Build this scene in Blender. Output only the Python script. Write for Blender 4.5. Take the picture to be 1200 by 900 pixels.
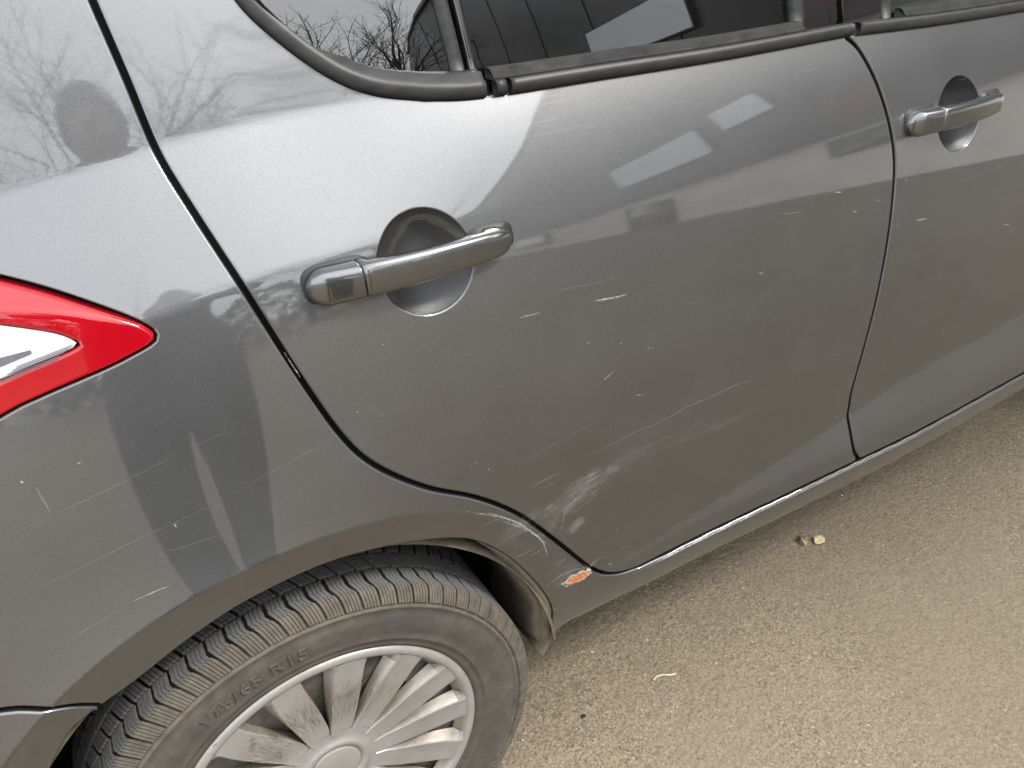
import bpy, bmesh, math, random
import numpy as np
from mathutils import Vector, Matrix
from mathutils.geometry import delaunay_2d_cdt
random.seed(7); RNG=np.random.default_rng(11)
for o in list(bpy.data.objects): bpy.data.objects.remove(o)
scene=bpy.context.scene; COL=scene.collection
rad=math.radians

# ================================================================ camera, world, sun, exposure
CAM=Vector((-.0631,-.6603,1.2566))
RIGHT=Vector((.85462,-.51496,-.06658)); FWD=Vector((.41205,.75061,-.51652)); UP=Vector((.31596,.41399,.85368))
cam_d=bpy.data.cameras.new('camera'); cam=bpy.data.objects.new('camera',cam_d); COL.objects.link(cam)
M=Matrix((( RIGHT.x,UP.x,-FWD.x),(RIGHT.y,UP.y,-FWD.y),(RIGHT.z,UP.z,-FWD.z))).to_4x4(); M.translation=CAM
cam.matrix_world=M
cam_d.sensor_width=36; cam_d.lens=27.0; cam_d.clip_start=.01; cam_d.clip_end=3000
scene.camera=cam

SUN_AZ=Vector((.76,-.65)).normalized(); SUN_EL=rad(46)
world=bpy.data.worlds.new('World'); scene.world=world; world.use_nodes=True
wn=world.node_tree.nodes; wl=world.node_tree.links; wn.clear()
sky=wn.new('ShaderNodeTexSky'); sky.sky_type='NISHITA'; sky.sun_disc=False
sky.sun_elevation=SUN_EL; sky.sun_rotation=math.atan2(SUN_AZ.x,SUN_AZ.y)
sky.air_density=1.0; sky.dust_density=4.0; sky.ozone_density=1.0
hs=wn.new('ShaderNodeHueSaturation'); hs.inputs['Saturation'].default_value=.30
# thin even overcast: the blue of the sky is veiled by white cloud
tc=wn.new('ShaderNodeTexCoord'); nz=wn.new('ShaderNodeTexNoise'); nz.inputs['Scale'].default_value=2.2; nz.inputs['Detail'].default_value=5
cr=wn.new('ShaderNodeMapRange'); cr.inputs['From Min'].default_value=.3; cr.inputs['From Max'].default_value=.7; cr.inputs['To Min'].default_value=.70; cr.inputs['To Max'].default_value=.95
mx=wn.new('ShaderNodeMix'); mx.data_type='RGBA'
mx.inputs['B'].default_value=(5.35,5.5,5.7,1)
bg=wn.new('ShaderNodeBackground'); bg.inputs['Strength'].default_value=.10; out=wn.new('ShaderNodeOutputWorld')
wl.new(sky.outputs[0],hs.inputs['Color']); wl.new(hs.outputs[0],mx.inputs['A'])
wl.new(tc.outputs['Generated'],nz.inputs['Vector']); wl.new(nz.outputs['Fac'],cr.inputs['Value']); wl.new(cr.outputs[0],mx.inputs['Factor'])
wl.new(mx.outputs['Result'],bg.inputs['Color']); wl.new(bg.outputs[0],out.inputs['Surface'])

sun_d=bpy.data.lights.new('sun','SUN'); sun_d.energy=.9; sun_d.angle=rad(10.0); sun_d.color=(1,.95,.87)
sun=bpy.data.objects.new('sun',sun_d); COL.objects.link(sun)
sdir=Vector((SUN_AZ.x*math.cos(SUN_EL),SUN_AZ.y*math.cos(SUN_EL),math.sin(SUN_EL)))
sun.rotation_euler=sdir.to_track_quat('Z','Y').to_euler(); sun.location=sdir*30

vs=scene.view_settings; vs.view_transform='Standard'; vs.look='None'; vs.exposure=2.66; vs.gamma=1; vs.use_curve_mapping=False
scene.render.resolution_x=1024; scene.render.resolution_y=768
scene.render.engine='CYCLES'

# ================================================================ helpers
def tag(o,label=None,cat=None,group=None,kind=None):
    if label: o['label']=label
    if cat: o['category']=cat
    if group: o['group']=group
    if kind: o['kind']=kind
    return o
def link(o,parent=None):
    COL.objects.link(o)
    if parent is not None:
        o.parent=parent; o.matrix_parent_inverse=WORLD_INV.get(parent.name,Matrix.Identity(4))
    return o
WORLD_INV={}
def empty(name,loc=(0,0,0)):
    o=bpy.data.objects.new(name,None); o.location=loc; COL.objects.link(o); o.empty_display_size=.1
    WORLD_INV[o.name]=Matrix.Translation(-Vector(loc))
    return o
def mesh(name,V,F,mat,parent=None,smooth=True,normals=None):
    me=bpy.data.meshes.new(name)
    V=np.asarray(V,float)
    me.from_pydata(V.tolist(),[],[list(map(int,f)) for f in F]); me.update()
    if mat is not None: me.materials.append(mat)
    if smooth: me.polygons.foreach_set('use_smooth',[True]*len(me.polygons))
    if normals is not None: me.normals_split_custom_set_from_vertices([tuple(n) for n in normals])
    o=bpy.data.objects.new(name,me); return link(o,parent)
class MB:
    def __init__(s): s.V=[];s.F=[]
    def add(s,V,F):
        n=len(s.V); s.V+= [tuple(v) for v in V]; s.F+=[tuple(i+n for i in f) for f in F]
    def box(s,c,h,R=None):
        V=[]
        for sx in(-1,1):
            for sy in(-1,1):
                for sz in(-1,1):
                    v=Vector((sx*h[0],sy*h[1],sz*h[2]))
                    if R is not None: v=R@v
                    V.append(tuple(v+Vector(c)))
        s.add(V,[(0,1,3,2),(4,6,7,5),(0,4,5,1),(2,3,7,6),(0,2,6,4),(1,5,7,3)])
    def tube(s,P,r,n=6,cap=True):
        P=[Vector(p) for p in P]; r=r if hasattr(r,'__len__') else [r]*len(P)
        V=[];F=[];pn=None
        for i,p in enumerate(P):
            t=(P[min(i+1,len(P)-1)]-P[max(i-1,0)]).normalized()
            a=pn if pn is not None else (Vector((0,0,1)) if abs(t.z)<.9 else Vector((1,0,0)))
            a=(a-t*a.dot(t)).normalized(); b=t.cross(a); pn=a
            for k in range(n):
                w=2*math.pi*k/n; V.append(p+a*(r[i]*math.cos(w))+b*(r[i]*math.sin(w)))
        for i in range(len(P)-1):
            for k in range(n):
                F.append((i*n+k,i*n+(k+1)%n,(i+1)*n+(k+1)%n,(i+1)*n+k))
        if cap:
            F.append(tuple(range(n))[::-1]); F.append(tuple(range((len(P)-1)*n,len(P)*n)))
        s.add(V,F)
    def build(s,name,mat,parent=None,smooth=False): return mesh(name,s.V,s.F,mat,parent,smooth)
def grid_faces(nu,nv,closed=False):
    F=[]
    for i in range(nu-1):
        for j in range(nv if closed else nv-1):
            F.append((i*nv+j,i*nv+(j+1)%nv,(i+1)*nv+(j+1)%nv,(i+1)*nv+j))
    return F
# ---------------------------------------------------------------- 2D polyline tools (x, z)
def resample(P,step,closed=False):
    P=np.asarray(P,float)
    if closed: P=np.vstack([P,P[:1]])
    d=np.concatenate([[0],np.cumsum(np.linalg.norm(np.diff(P,axis=0),axis=1))])
    n=max(2,int(round(d[-1]/step)))
    t=np.linspace(0,d[-1],n+1); 
    if closed: t=t[:-1]
    return np.stack([np.interp(t,d,P[:,k]) for k in range(P.shape[1])],1)
def curve(P,step=.006,tension=.5):
    """Catmull-Rom through the points, resampled evenly"""
    P=np.asarray(P,float); Q=np.vstack([2*P[0]-P[1],P,2*P[-1]-P[-2]]); o=[]
    for i in range(1,len(Q)-2):
        for t in np.linspace(0,1,14,endpoint=False):
            a,b,c,d=Q[i-1],Q[i],Q[i+1],Q[i+2]
            o.append(.5*((2*b)+(-a+c)*t+(2*a-5*b+4*c-d)*t*t+(-a+3*b-3*c+d)*t**3))
    o.append(P[-1]); return resample(np.array(o),step)
def area2(P): x,y=P[:,0],P[:,1]; return .5*np.sum(x*np.roll(y,-1)-np.roll(x,-1)*y)
def inset(P,d):
    """closed CCW polyline -> moved inward by d, plus outward directions"""
    t=np.roll(P,-1,0)-np.roll(P,1,0); t/=np.linalg.norm(t,axis=1)[:,None]+1e-12
    o=np.stack([t[:,1],-t[:,0]],1); return P-o*d,o
def inside(Q,P):
    r=np.zeros(len(Q),bool); x,y=Q[:,0],Q[:,1]; a=P; b=np.roll(P,-1,0)
    for (x1,y1),(x2,y2) in zip(a,b):
        if y1==y2: continue
        c=((y1>y)!=(y2>y)); r^= c&(x<(x2-x1)*(y-y1)/(y2-y1)+x1)
    return r
def near(Q,P,d):
    r=np.zeros(len(Q),bool); a=P; b=np.roll(P,-1,0)
    for p,q in zip(a,b):
        e=q-p; t=np.clip(((Q-p)@e)/(e@e+1e-15),0,1); r|=np.sum((Q-p-t[:,None]*e)**2,1)<d*d
    return r
# ================================================================ materials
def nmat(name):
    m=bpy.data.materials.new(name); m.use_nodes=True; nt=m.node_tree
    return m,nt,nt.nodes['Principled BSDF'],nt.nodes['Material Output']
class G:
    """small node-graph helper"""
    def __init__(s,nt): s.nt=nt; s.p=None
    def n(s,t,**k):
        x=s.nt.nodes.new(t)
        for a,b in k.items(): setattr(x,a,b)
        return x
    def l(s,a,b): s.nt.links.new(a,b)
    def pos(s):
        if s.p is None: s.p=s.n('ShaderNodeNewGeometry').outputs['Position']
        return s.p
    def scaled(s,v,sc,rot=(0,0,0),loc=(0,0,0)):
        m=s.n('ShaderNodeMapping'); m.inputs['Scale'].default_value=sc; m.inputs['Rotation'].default_value=rot; m.inputs['Location'].default_value=loc
        s.l(v,m.inputs['Vector']); return m.outputs[0]
    def noise(s,v,scale,detail=4,rough=.55,dist=0):
        x=s.n('ShaderNodeTexNoise'); x.inputs['Scale'].default_value=scale; x.inputs['Detail'].default_value=detail; x.inputs['Roughness'].default_value=rough; x.inputs['Distortion'].default_value=dist
        s.l(v,x.inputs['Vector']); return x.outputs['Fac']
    def vor(s,v,scale,feature='F1',out='Distance',rnd=1):
        x=s.n('ShaderNodeTexVoronoi',feature=feature); x.inputs['Scale'].default_value=scale; x.inputs['Randomness'].default_value=rnd
        s.l(v,x.inputs['Vector']); return x.outputs[out]
    def rng(s,v,a,b,c=0.,d=1.,smooth=False):
        x=s.n('ShaderNodeMapRange'); x.interpolation_type='SMOOTHSTEP' if smooth else 'LINEAR'
        for k,q in zip(('From Min','From Max','To Min','To Max'),(a,b,c,d)): x.inputs[k].default_value=q
        s.l(v,x.inputs['Value']); return x.outputs[0]
    def m(s,op,a,b=None,c=None):
        x=s.n('ShaderNodeMath',operation=op)
        for i,q in enumerate((a,b,c)):
            if q is None: continue
            if isinstance(q,(int,float)): x.inputs[i].default_value=q
            else: s.l(q,x.inputs[i])
        return x.outputs[0]
    def mixc(s,f,a,b):
        x=s.n('ShaderNodeMix',data_type='RGBA')
        for i,q in (('Factor',f),('A',a),('B',b)):
            if isinstance(q,(int,float)): x.inputs[i].default_value=q
            elif isinstance(q,tuple): x.inputs[i].default_value=(*q,1) if len(q)==3 else q
            else: s.l(q,x.inputs[i])
        return x.outputs['Result']
    def sep(s,v):
        x=s.n('ShaderNodeSeparateXYZ'); s.l(v,x.inputs[0]); return x.outputs
    def bump(s,h,strength=.3,dist=.001):
        x=s.n('ShaderNodeBump'); x.inputs['Strength'].default_value=strength; x.inputs['Distance'].default_value=dist
        s.l(h,x.inputs['Height']); return x.outputs[0]
def set_in(b,**k):
    for a,v in k.items():
        a=a.replace('_',' ')
        b.inputs[a].default_value=v if not(isinstance(v,tuple) and len(v)==3) else (*v,1)
def simple(name,col,rough=.5,metal=0.,spec=.5,noise=None,coat=0.,bumpy=None):
    m,nt,b,o=nmat(name); g=G(nt); set_in(b,Base_Color=col,Roughness=rough,Metallic=metal,Specular_IOR_Level=spec,Coat_Weight=coat)
    if noise:
        sc,amt=noise; f=g.noise(g.pos(),sc,5); 
        c2=tuple(min(1,c*(1+amt)) for c in col); c1=tuple(c*(1-amt) for c in col)
        g.l(g.mixc(g.rng(f,.3,.7),c1,c2),b.inputs['Base Color'])
    if bumpy:
        sc,st,di=bumpy; g.l(g.bump(g.noise(g.pos(),sc,6),st,di),b.inputs['Normal'])
    return m

def make_paint():
    m,nt,b,o=nmat('grey_metallic_paint'); g=G(nt); P=g.pos()
    X,Y,Z=g.sep(P)
    # metallic flake: tiny sparkling variation of the base layer
    fl=g.vor(P,1500,out='Color'); fls=g.sep(fl)[0]
    mott=g.noise(P,9,3)
    base=g.mixc(g.rng(fls,0,1),(.089,.091,.095),(.120,.1225,.127))
    # road dust: thin film, streaky, with rain-washed patches
    d1=g.noise(g.scaled(P,(2,2,5)),2.2,6,.6); d2=g.noise(P,60,4,.7)
    dust=g.m('MULTIPLY',g.rng(d1,.35,.75,.0,.05),g.rng(d2,.2,.8,.3,1.))
    spots=g.rng(g.vor(P,210),.06,.10,1,0); pick=g.rng(g.vor(P,210,out='Color'),.86,.9,0,1)
    dots=g.m('MULTIPLY',spots,pick)
    dots=g.m('MULTIPLY',dots,g.rng(g.noise(P,7,2),.42,.62))
    col=g.mixc(dust,base,(.24,.235,.225)); col=g.mixc(g.m('MULTIPLY',dots,.5),col,(.36,.35,.32))
    # fine washing scratches, long and thin along the car
    ms=g.noise(g.scaled(P,(6,6,420),rot=(0,.05,0)),1.,3,.6); ms2=g.noise(g.scaled(P,(9,9,520),rot=(0,-.42,0)),1.,2,.6)
    mm=g.m('ADD',g.rng(ms,.66,.74,0,.10),g.rng(ms2,.68,.75,0,.12))
    mm=g.m('MULTIPLY',mm,g.rng(g.noise(P,5,3),.42,.65))
    col=g.mixc(mm,col,(.36,.35,.335))
    def scuff(cx,cz,rx,rz,slope,amt):
        du=g.m('SUBTRACT',X,cx); dv=g.m('SUBTRACT',g.m('SUBTRACT',Z,cz),g.m('MULTIPLY',du,slope))
        e=g.m('ADD',g.m('POWER',g.m('ABSOLUTE',g.m('MULTIPLY',du,1/rx)),2.),g.m('POWER',g.m('ABSOLUTE',g.m('MULTIPLY',dv,1/rz)),2.))
        e=g.m('ADD',e,g.rng(g.noise(P,38,4,.6),.25,.75,-.7,.7))
        cv=g.n('ShaderNodeCombineXYZ'); g.l(g.m('MULTIPLY',du,26),cv.inputs[0]); g.l(g.m('MULTIPLY',dv,900),cv.inputs[1])
        st=g.m('ADD',g.rng(g.noise(cv.outputs[0],1.,3,.65),.47,.62,0,1),.05)
        return g.m('MULTIPLY',g.m('MULTIPLY',g.rng(e,.15,1.15,1,0,True),st),amt)
    sc=scuff(.398,.592,.062,.028,.26,.55)
    for q in ((.386,.535,.016,.011,.3,.6),(.47,.612,.06,.014,.12,.18),(.62,.603,.10,.012,-.05,.08),(.302,.582,.032,.012,.3,.30),(.372,.448,.026,.014,.45,.34),(.345,.556,.016,.012,.4,.3)): sc=g.m('ADD',sc,scuff(*q))
    sc=g.m('MINIMUM',sc,.8)
    col=g.mixc(sc,col,(.36,.36,.355))
    film=g.m('MULTIPLY',g.rng(g.m('ADD',Z,g.rng(g.noise(g.scaled(P,(4,4,1)),6,5,.6),.2,.8,-.05,.05)),.42,.26,0,.5),g.rng(g.noise(P,25,5,.65),.3,.75,.25,1))
    col=g.mixc(film,col,(.085,.070,.052))
    # rust where the lacquer is chipped to the metal at the door corner
    dx=g.m('MULTIPLY',g.m('SUBTRACT',X,.392),1/.021); dz=g.m('MULTIPLY',g.m('SUBTRACT',g.m('SUBTRACT',Z,.4305),g.m('MULTIPLY',g.m('SUBTRACT',X,.392),-.02)),1/.0085)
    rr=g.m('SQRT',g.m('ADD',g.m('MULTIPLY',dx,dx),g.m('MULTIPLY',dz,dz)))
    rr=g.m('ADD',rr,g.rng(g.noise(P,130,5,.7),.2,.8,-.75,.75))
    rust=g.rng(rr,.92,1.0,1,0); prim=g.rng(rr,1.10,1.28,1,0)
    ypos=g.rng(Y,-.2,.2,1,1)
    rc=g.mixc(g.rng(g.noise(P,260,4),.35,.65),(.26,.085,.022),(.46,.19,.06))
    col=g.mixc(prim,col,(.36,.33,.28)); col=g.mixc(rust,col,rc)
    bare=g.m('MAXIMUM',rust,prim); keep=g.m('SUBTRACT',1,bare)
    g.l(col,b.inputs['Base Color'])
    met=g.m('MULTIPLY',keep,g.m('SUBTRACT',.985,g.m('MINIMUM',.8,g.m('ADD',g.m('MULTIPLY',dust,1.5),g.m('ADD',g.m('MULTIPLY',sc,.9),g.m('MULTIPLY',film,.9)))))); g.l(met,b.inputs['Metallic'])
    g.l(g.m('ADD',g.rng(mott,.3,.7,.47,.52),g.m('MULTIPLY',bare,.4)),b.inputs['Roughness'])
    g.l(g.m('MULTIPLY',keep,g.m('SUBTRACT',.95,g.m('MULTIPLY',g.m('ADD',sc,film),.6))),b.inputs['Coat Weight'])
    g.l(g.m('ADD',g.rng(d1,.3,.8,.008,.035),g.m('MULTIPLY',mm,.5)),b.inputs['Coat Roughness'])
    set_in(b,Coat_IOR=1.76)
    op=g.m('ADD',g.noise(P,340,2,.5),g.m('MULTIPLY',fls,.10))
    bm=g.bump(op,.007,.0012); g.l(bm,b.inputs['Coat Normal'])
    bf=g.bump(g.m('ADD',fls,g.m('MULTIPLY',bare,g.noise(P,400,4))),.05,.0006); g.l(bf,b.inputs['Normal'])
    return m
PAINT=make_paint()
HANDLE_PAINT=PAINT.copy(); HANDLE_PAINT.name='grey_handle_paint'
_b=HANDLE_PAINT.node_tree.nodes['Principled BSDF']
for _l in list(_b.inputs['Roughness'].links): HANDLE_PAINT.node_tree.links.remove(_l)
_b.inputs['Roughness'].default_value=.34

def make_glass(name,tint,ior=1.95):
    m,nt,b,o=nmat(name); g=G(nt); nt.nodes.remove(b)
    t=g.n('ShaderNodeBsdfTransparent'); t.inputs[0].default_value=(*tint,1)
    gl=g.n('ShaderNodeBsdfGlossy'); gl.inputs['Roughness'].default_value=.004; gl.inputs['Color'].default_value=(1,1,1,1)
    f=g.n('ShaderNodeFresnel'); f.inputs['IOR'].default_value=ior
    mx=g.n('ShaderNodeMixShader'); g.l(f.outputs[0],mx.inputs[0]); g.l(t.outputs[0],mx.inputs[1]); g.l(gl.outputs[0],mx.inputs[2])
    # dust and dried drops on the pane
    P=g.pos(); d=g.n('ShaderNodeBsdfDiffuse'); d.inputs[0].default_value=(.45,.43,.38,1)
    fac=g.m('MULTIPLY',g.rng(g.noise(P,9,6,.65),.4,.8,.001,.012),1.)
    spots=g.m('MULTIPLY',g.rng(g.vor(P,230),.05,.09,1,0),g.rng(g.vor(P,230,out='Color'),.90,.93,0,.45)); fac=g.m('ADD',fac,spots)
    m2=g.n('ShaderNodeMixShader'); g.l(fac,m2.inputs[0]); g.l(mx.outputs[0],m2.inputs[1]); g.l(d.outputs[0],m2.inputs[2])
    g.l(m2.outputs[0],o.inputs['Surface']); return m
GLASS=make_glass('privacy_glass',(.10,.105,.105)); GLASS_F=make_glass('green_glass',(.62,.72,.66),1.7)

def make_rubber():
    m,nt,b,o=nmat('dusty_tyre_rubber'); g=G(nt); P=g.pos(); X,Y,Z=g.sep(P)
    dz=g.m('SUBTRACT',Z,.288); r=g.m('SQRT',g.m('ADD',g.m('MULTIPLY',X,X),g.m('MULTIPLY',dz,dz)))
    n1=g.noise(P,38,6,.65); n2=g.noise(P,220,4,.6)
    # clean where the tread runs on the road, tan mud on the shoulder, brown-grey film on the wall
    shoulder=g.m('MULTIPLY',g.rng(g.m('ADD',Y,g.rng(n1,.2,.8,-.003,.003)),.0285,.0245,0,1,True),g.rng(r,.270,.280,0,1,True))
    groove=g.rng(g.m('ADD',r,g.rng(n1,.2,.8,-.0006,.0006)),.3018,.2998,0,1)
    tread=g.rng(Y,.026,.030)
    film=g.mixc(g.rng(n1,.3,.7),(.038,.035,.031),(.086,.076,.065))
    tan=g.mixc(g.rng(g.noise(P,55,6,.7),.32,.68),(.050,.044,.035),(.120,.103,.078))
    clean=g.mixc(g.rng(n2,.3,.7),(.066,.066,.067),(.105,.103,.100))
    gro=g.mixc(g.rng(n1,.35,.65),(.028,.022,.017),(.10,.07,.043))
    col=g.mixc(g.m('MULTIPLY',groove,tread),clean,gro)
    col=g.mixc(g.rng(Y,.030,.025),col,film); col=g.mixc(g.m('MULTIPLY',shoulder,g.rng(n1,.25,.6,.45,.95)),col,tan)
    ring=g.rng(r,.266,.212,0,.45); col=g.mixc(g.m('MULTIPLY',ring,g.rng(Y,.05,.04)),col,(.062,.048,.036))
    patch=g.rng(g.noise(g.scaled(P,(1,1,1),loc=(3.1,.2,1.7)),11,3),.60,.66,0,.75); col=g.mixc(g.m('MULTIPLY',patch,g.rng(r,.275,.268)),col,(.045,.044,.044))
    g.l(col,b.inputs['Base Color']); set_in(b,Roughness=.78,Specular_IOR_Level=.35)
    # radial streaks of the moulded wall
    an=g.m('ARCTAN2',dz,X); st=g.n('ShaderNodeCombineXYZ'); g.l(g.m('MULTIPLY',an,60),st.inputs[0]); g.l(g.m('MULTIPLY',r,30),st.inputs[1])
    stn=g.noise(st.outputs[0],1.2,4,.6)
    g.l(g.bump(g.m('ADD',g.m('ADD',stn,n2),g.noise(P,700,3)),.35,.0012),b.inputs['Normal'])
    return m
RUBBER=make_rubber()
LETTER=simple('dusty_moulded_letters',(.072,.064,.053),.85,noise=(70,.45))

def make_hubcap():
    m,nt,b,o=nmat('scuffed_silver_plastic'); g=G(nt); P=g.pos(); X,Y,Z=g.sep(P)
    dz=g.m('SUBTRACT',Z,.288); r=g.m('SQRT',g.m('ADD',g.m('MULTIPLY',X,X),g.m('MULTIPLY',dz,dz)))
    an=g.m('ARCTAN2',dz,X); st=g.n('ShaderNodeCombineXYZ'); g.l(g.m('MULTIPLY',an,16),st.inputs[0]); g.l(g.m('MULTIPLY',r,26),st.inputs[1])
    up=g.rng(an,.6,1.25,0.4,1)
    scr=g.noise(g.scaled(st.outputs[0],(9,1.6,1)),1.,6,.75); reg=g.noise(st.outputs[0],.55,3)
    ringm=g.m('MULTIPLY',g.rng(r,.075,.10),g.rng(r,.172,.135))
    w=g.m('MULTIPLY',g.m('MULTIPLY',g.rng(scr,.45,.56),g.rng(reg,.30,.44)),g.m('MULTIPLY',ringm,up))
    col=g.mixc(g.rng(g.noise(P,30,4),.3,.7),(.235,.231,.221),(.280,.274,.261))
    col=g.mixc(g.m('MULTIPLY',w,.9),col,(.095,.075,.05))
    # deep grey scuffs
    sc2=g.m('MULTIPLY',g.rng(g.noise(g.scaled(P,(1,1,1),loc=(1.7,0,.4)),26,6,.6),.62,.645),g.m('MULTIPLY',g.rng(r,.062,.07),g.rng(an,1.,1.3)))
    col=g.mixc(g.m('MULTIPLY',sc2,.8),col,(.11,.113,.12))
    # brown brake dust in the hollows
    dep=g.rng(g.m('ADD',Y,g.m('MULTIPLY',r,.079)),.0384,.0435,0,.9); col=g.mixc(g.m('MULTIPLY',dep,g.rng(g.noise(P,45,5),.25,.7,.35,1)),col,(.155,.125,.088))
    col=g.mixc(g.rng(g.noise(P,90,6,.7),.60,.75,0,.35),col,(.22,.185,.14))
    g.l(col,b.inputs['Base Color']); set_in(b,Metallic=.30,Specular_IOR_Level=.5)
    g.l(g.rng(g.noise(P,60,5),.3,.7,.28,.45),b.inputs['Roughness'])
    g.l(g.bump(scr,.08,.0006),b.inputs['Normal'])
    return m
HUB=make_hubcap()

def make_asphalt():
    m,nt,b,o=nmat('worn_asphalt'); g=G(nt); P=g.pos()
    wob=g.n('ShaderNodeVectorMath',operation='ADD'); nn=g.n('ShaderNodeTexNoise'); nn.inputs['Scale'].default_value=160; g.l(P,nn.inputs['Vector'])
    vm=g.n('ShaderNodeVectorMath',operation='SCALE'); g.l(nn.outputs['Color'],vm.inputs[0]); vm.inputs['Scale'].default_value=.006
    g.l(P,wob.inputs[0]); g.l(vm.outputs[0],wob.inputs[1]); Q=wob.outputs[0]
    v1=g.vor(Q,190); c1=g.sep(g.vor(Q,190,out='Color'))[0]
    v2=g.vor(Q,95); c2=g.sep(g.vor(Q,95,out='Color'))[1]
    n1=g.noise(P,420,5,.7); n2=g.noise(P,5,5,.6); n3=g.noise(P,34,4,.6)
    stone=g.mixc(g.rng(c1,0,1),(0.107,0.089,0.066),(0.278,0.225,0.155))
    stone=g.mixc(g.rng(c2,.45,1,0,.6),stone,(0.331,0.270,0.186))
    col=g.mixc(g.rng(v1,.35,.62),stone,(0.079,0.067,0.049))
    col=g.mixc(g.rng(n2,.3,.7,.35,.7),col,(0.233,0.193,0.136)); col=g.mixc(g.rng(n3,.4,.7,0,.25),col,(0.134,0.110,0.080))
    fleck=g.m('MULTIPLY',g.rng(c1,.985,.995),g.rng(v1,.42,.3)); col=g.mixc(fleck,col,(0.518,0.429,0.287))
    v3=g.sep(g.vor(Q,330,out='Color'))[2]; col=g.mixc(g.rng(v3,.55,1.,0,.55),col,(0.315,0.263,0.179)); col=g.mixc(g.rng(v3,.0,.22,.65,0),col,(0.043,0.036,0.027))
    wear=g.noise(P,1.3,4,.6); col=g.mixc(g.rng(wear,.40,.65,0,.5),col,(0.164,0.134,0.094))
    g.l(col,b.inputs['Base Color']); set_in(b,Roughness=.88,Specular_IOR_Level=.25)
    h=g.m('ADD',g.m('ADD',g.m('MULTIPLY',g.rng(v1,0,.6,1,0),.6),g.m('MULTIPLY',g.rng(v2,0,.6,1,0),.9)),g.m('MULTIPLY',n1,.55))
    g.l(g.bump(h,.55,.0022),b.inputs['Normal']); return m
ASPHALT=make_asphalt()

BLACK=simple('black_gap_rubber',(.006,.006,.006),.7,spec=.2)
def make_trim():
    m,nt,b,o=nmat('weathered_black_trim'); g=G(nt); P=g.pos()
    col=g.mixc(g.rng(g.noise(g.scaled(P,(6,20,20)),6,5,.6),.3,.7),(.010,.0108,.0115),(.024,.0245,.025))
    g.l(col,b.inputs['Base Color']); set_in(b,Roughness=.48,Specular_IOR_Level=.35)
    g.l(g.bump(g.noise(P,500,3),.08,.0005),b.inputs['Normal']); return m
TRIM=make_trim()
def make_seal():
    m,nt,b,o=nmat('grey_window_seal_with_moss'); g=G(nt); P=g.pos()
    base=g.mixc(g.rng(g.noise(P,40,5,.65),.3,.7),(.012,.012,.0115),(.030,.030,.028))
    moss=g.m('MULTIPLY',g.rng(g.noise(P,260,5,.7),.58,.70),g.rng(g.noise(g.scaled(P,(1,1,1),loc=(.4,2,1)),9,3),.4,.6))
    g.l(g.mixc(g.m('MULTIPLY',moss,.45),base,(.13,.12,.06)),b.inputs['Base Color']); set_in(b,Roughness=.9,Specular_IOR_Level=.2)
    g.l(g.bump(g.noise(P,300,4),.2,.0008),b.inputs['Normal']); return m
SEAL=make_seal()
GLOSSBLACK=simple('gloss_black_pillar',(.012,.011,.011),.04,spec=.6,coat=.6)
STEEL=simple('black_steel_wheel',(.060,.055,.050),.55,noise=(40,.5))
def make_liner():
    m,nt,b,o=nmat('muddy_liner_plastic'); g=G(nt); P=g.pos()
    n=g.noise(g.scaled(P,(5,14,2.2)),5,6,.65); n2=g.noise(P,90,5,.7)
    f=g.m('ADD',g.rng(n,.3,.7,0,.8),g.rng(n2,.4,.8,0,.35))
    Y=g.sep(P)[1]; f=g.m('MULTIPLY',f,g.rng(Y,.16,.03,.25,1.1))
    g.l(g.mixc(f,(.030,.028,.025),(.12,.098,.066)),b.inputs['Base Color']); set_in(b,Roughness=.72)
    g.l(g.bump(n2,.3,.0015),b.inputs['Normal']); return m
LINER=make_liner()
def make_lens(name,col,rough=.03,stripes=None,trans=None):
    m,nt,b,o=nmat(name); g=G(nt); P=g.pos(); set_in(b,Base_Color=col,Roughness=rough,Coat_Weight=1.,Coat_Roughness=.01,Specular_IOR_Level=.15)
    if stripes:
        c2,rot,sc=stripes; w=g.n('ShaderNodeTexWave'); w.inputs['Scale'].default_value=sc; w.inputs['Distortion'].default_value=1.5; w.inputs['Detail'].default_value=2; w.bands_direction='Z'
        g.l(g.scaled(P,(1,1,1),rot=(0,rot,0)),w.inputs['Vector'])
        g.l(g.mixc(g.rng(w.outputs['Fac'],.2,.9),col,c2),b.inputs['Base Color'])
    return m
LENS_RED=make_lens('red_lamp_lens',(.27,.0015,.006),.12,((.25,.0014,.0055),.42,120))
LENS_CLEAR=make_lens('clear_lamp_lens',(.46,.46,.475),.10)
LENS_GREY=make_lens('grey_lamp_inlay',(.10,.103,.125),.2)
LENS_DARK=make_lens('dark_red_lamp_edge',(.20,.003,.006),.08)
def make_scratch(name,col,a):
    m,nt,b,o=nmat(name); g=G(nt); P=g.pos(); set_in(b,Base_Color=col,Roughness=.75)
    t=g.n('ShaderNodeBsdfTransparent'); mx=g.n('ShaderNodeMixShader'); f=g.m('MULTIPLY',g.rng(g.noise(P,420,4,.75),.35,.6),a)
    g.l(f,mx.inputs[0]); g.l(t.outputs[0],mx.inputs[1]); g.l(b.outputs[0],mx.inputs[2]); g.l(mx.outputs[0],o.inputs['Surface']); return m
SCR=make_scratch('bare_scratch',(.34,.34,.33),.75); SCR_F=make_scratch('faint_scratch',(.30,.30,.295),.36)
INT=simple('dark_interior_cloth',(.018,.018,.019),.9)
INTP=simple('grey_interior_plastic',(.05,.05,.052),.7)
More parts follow.
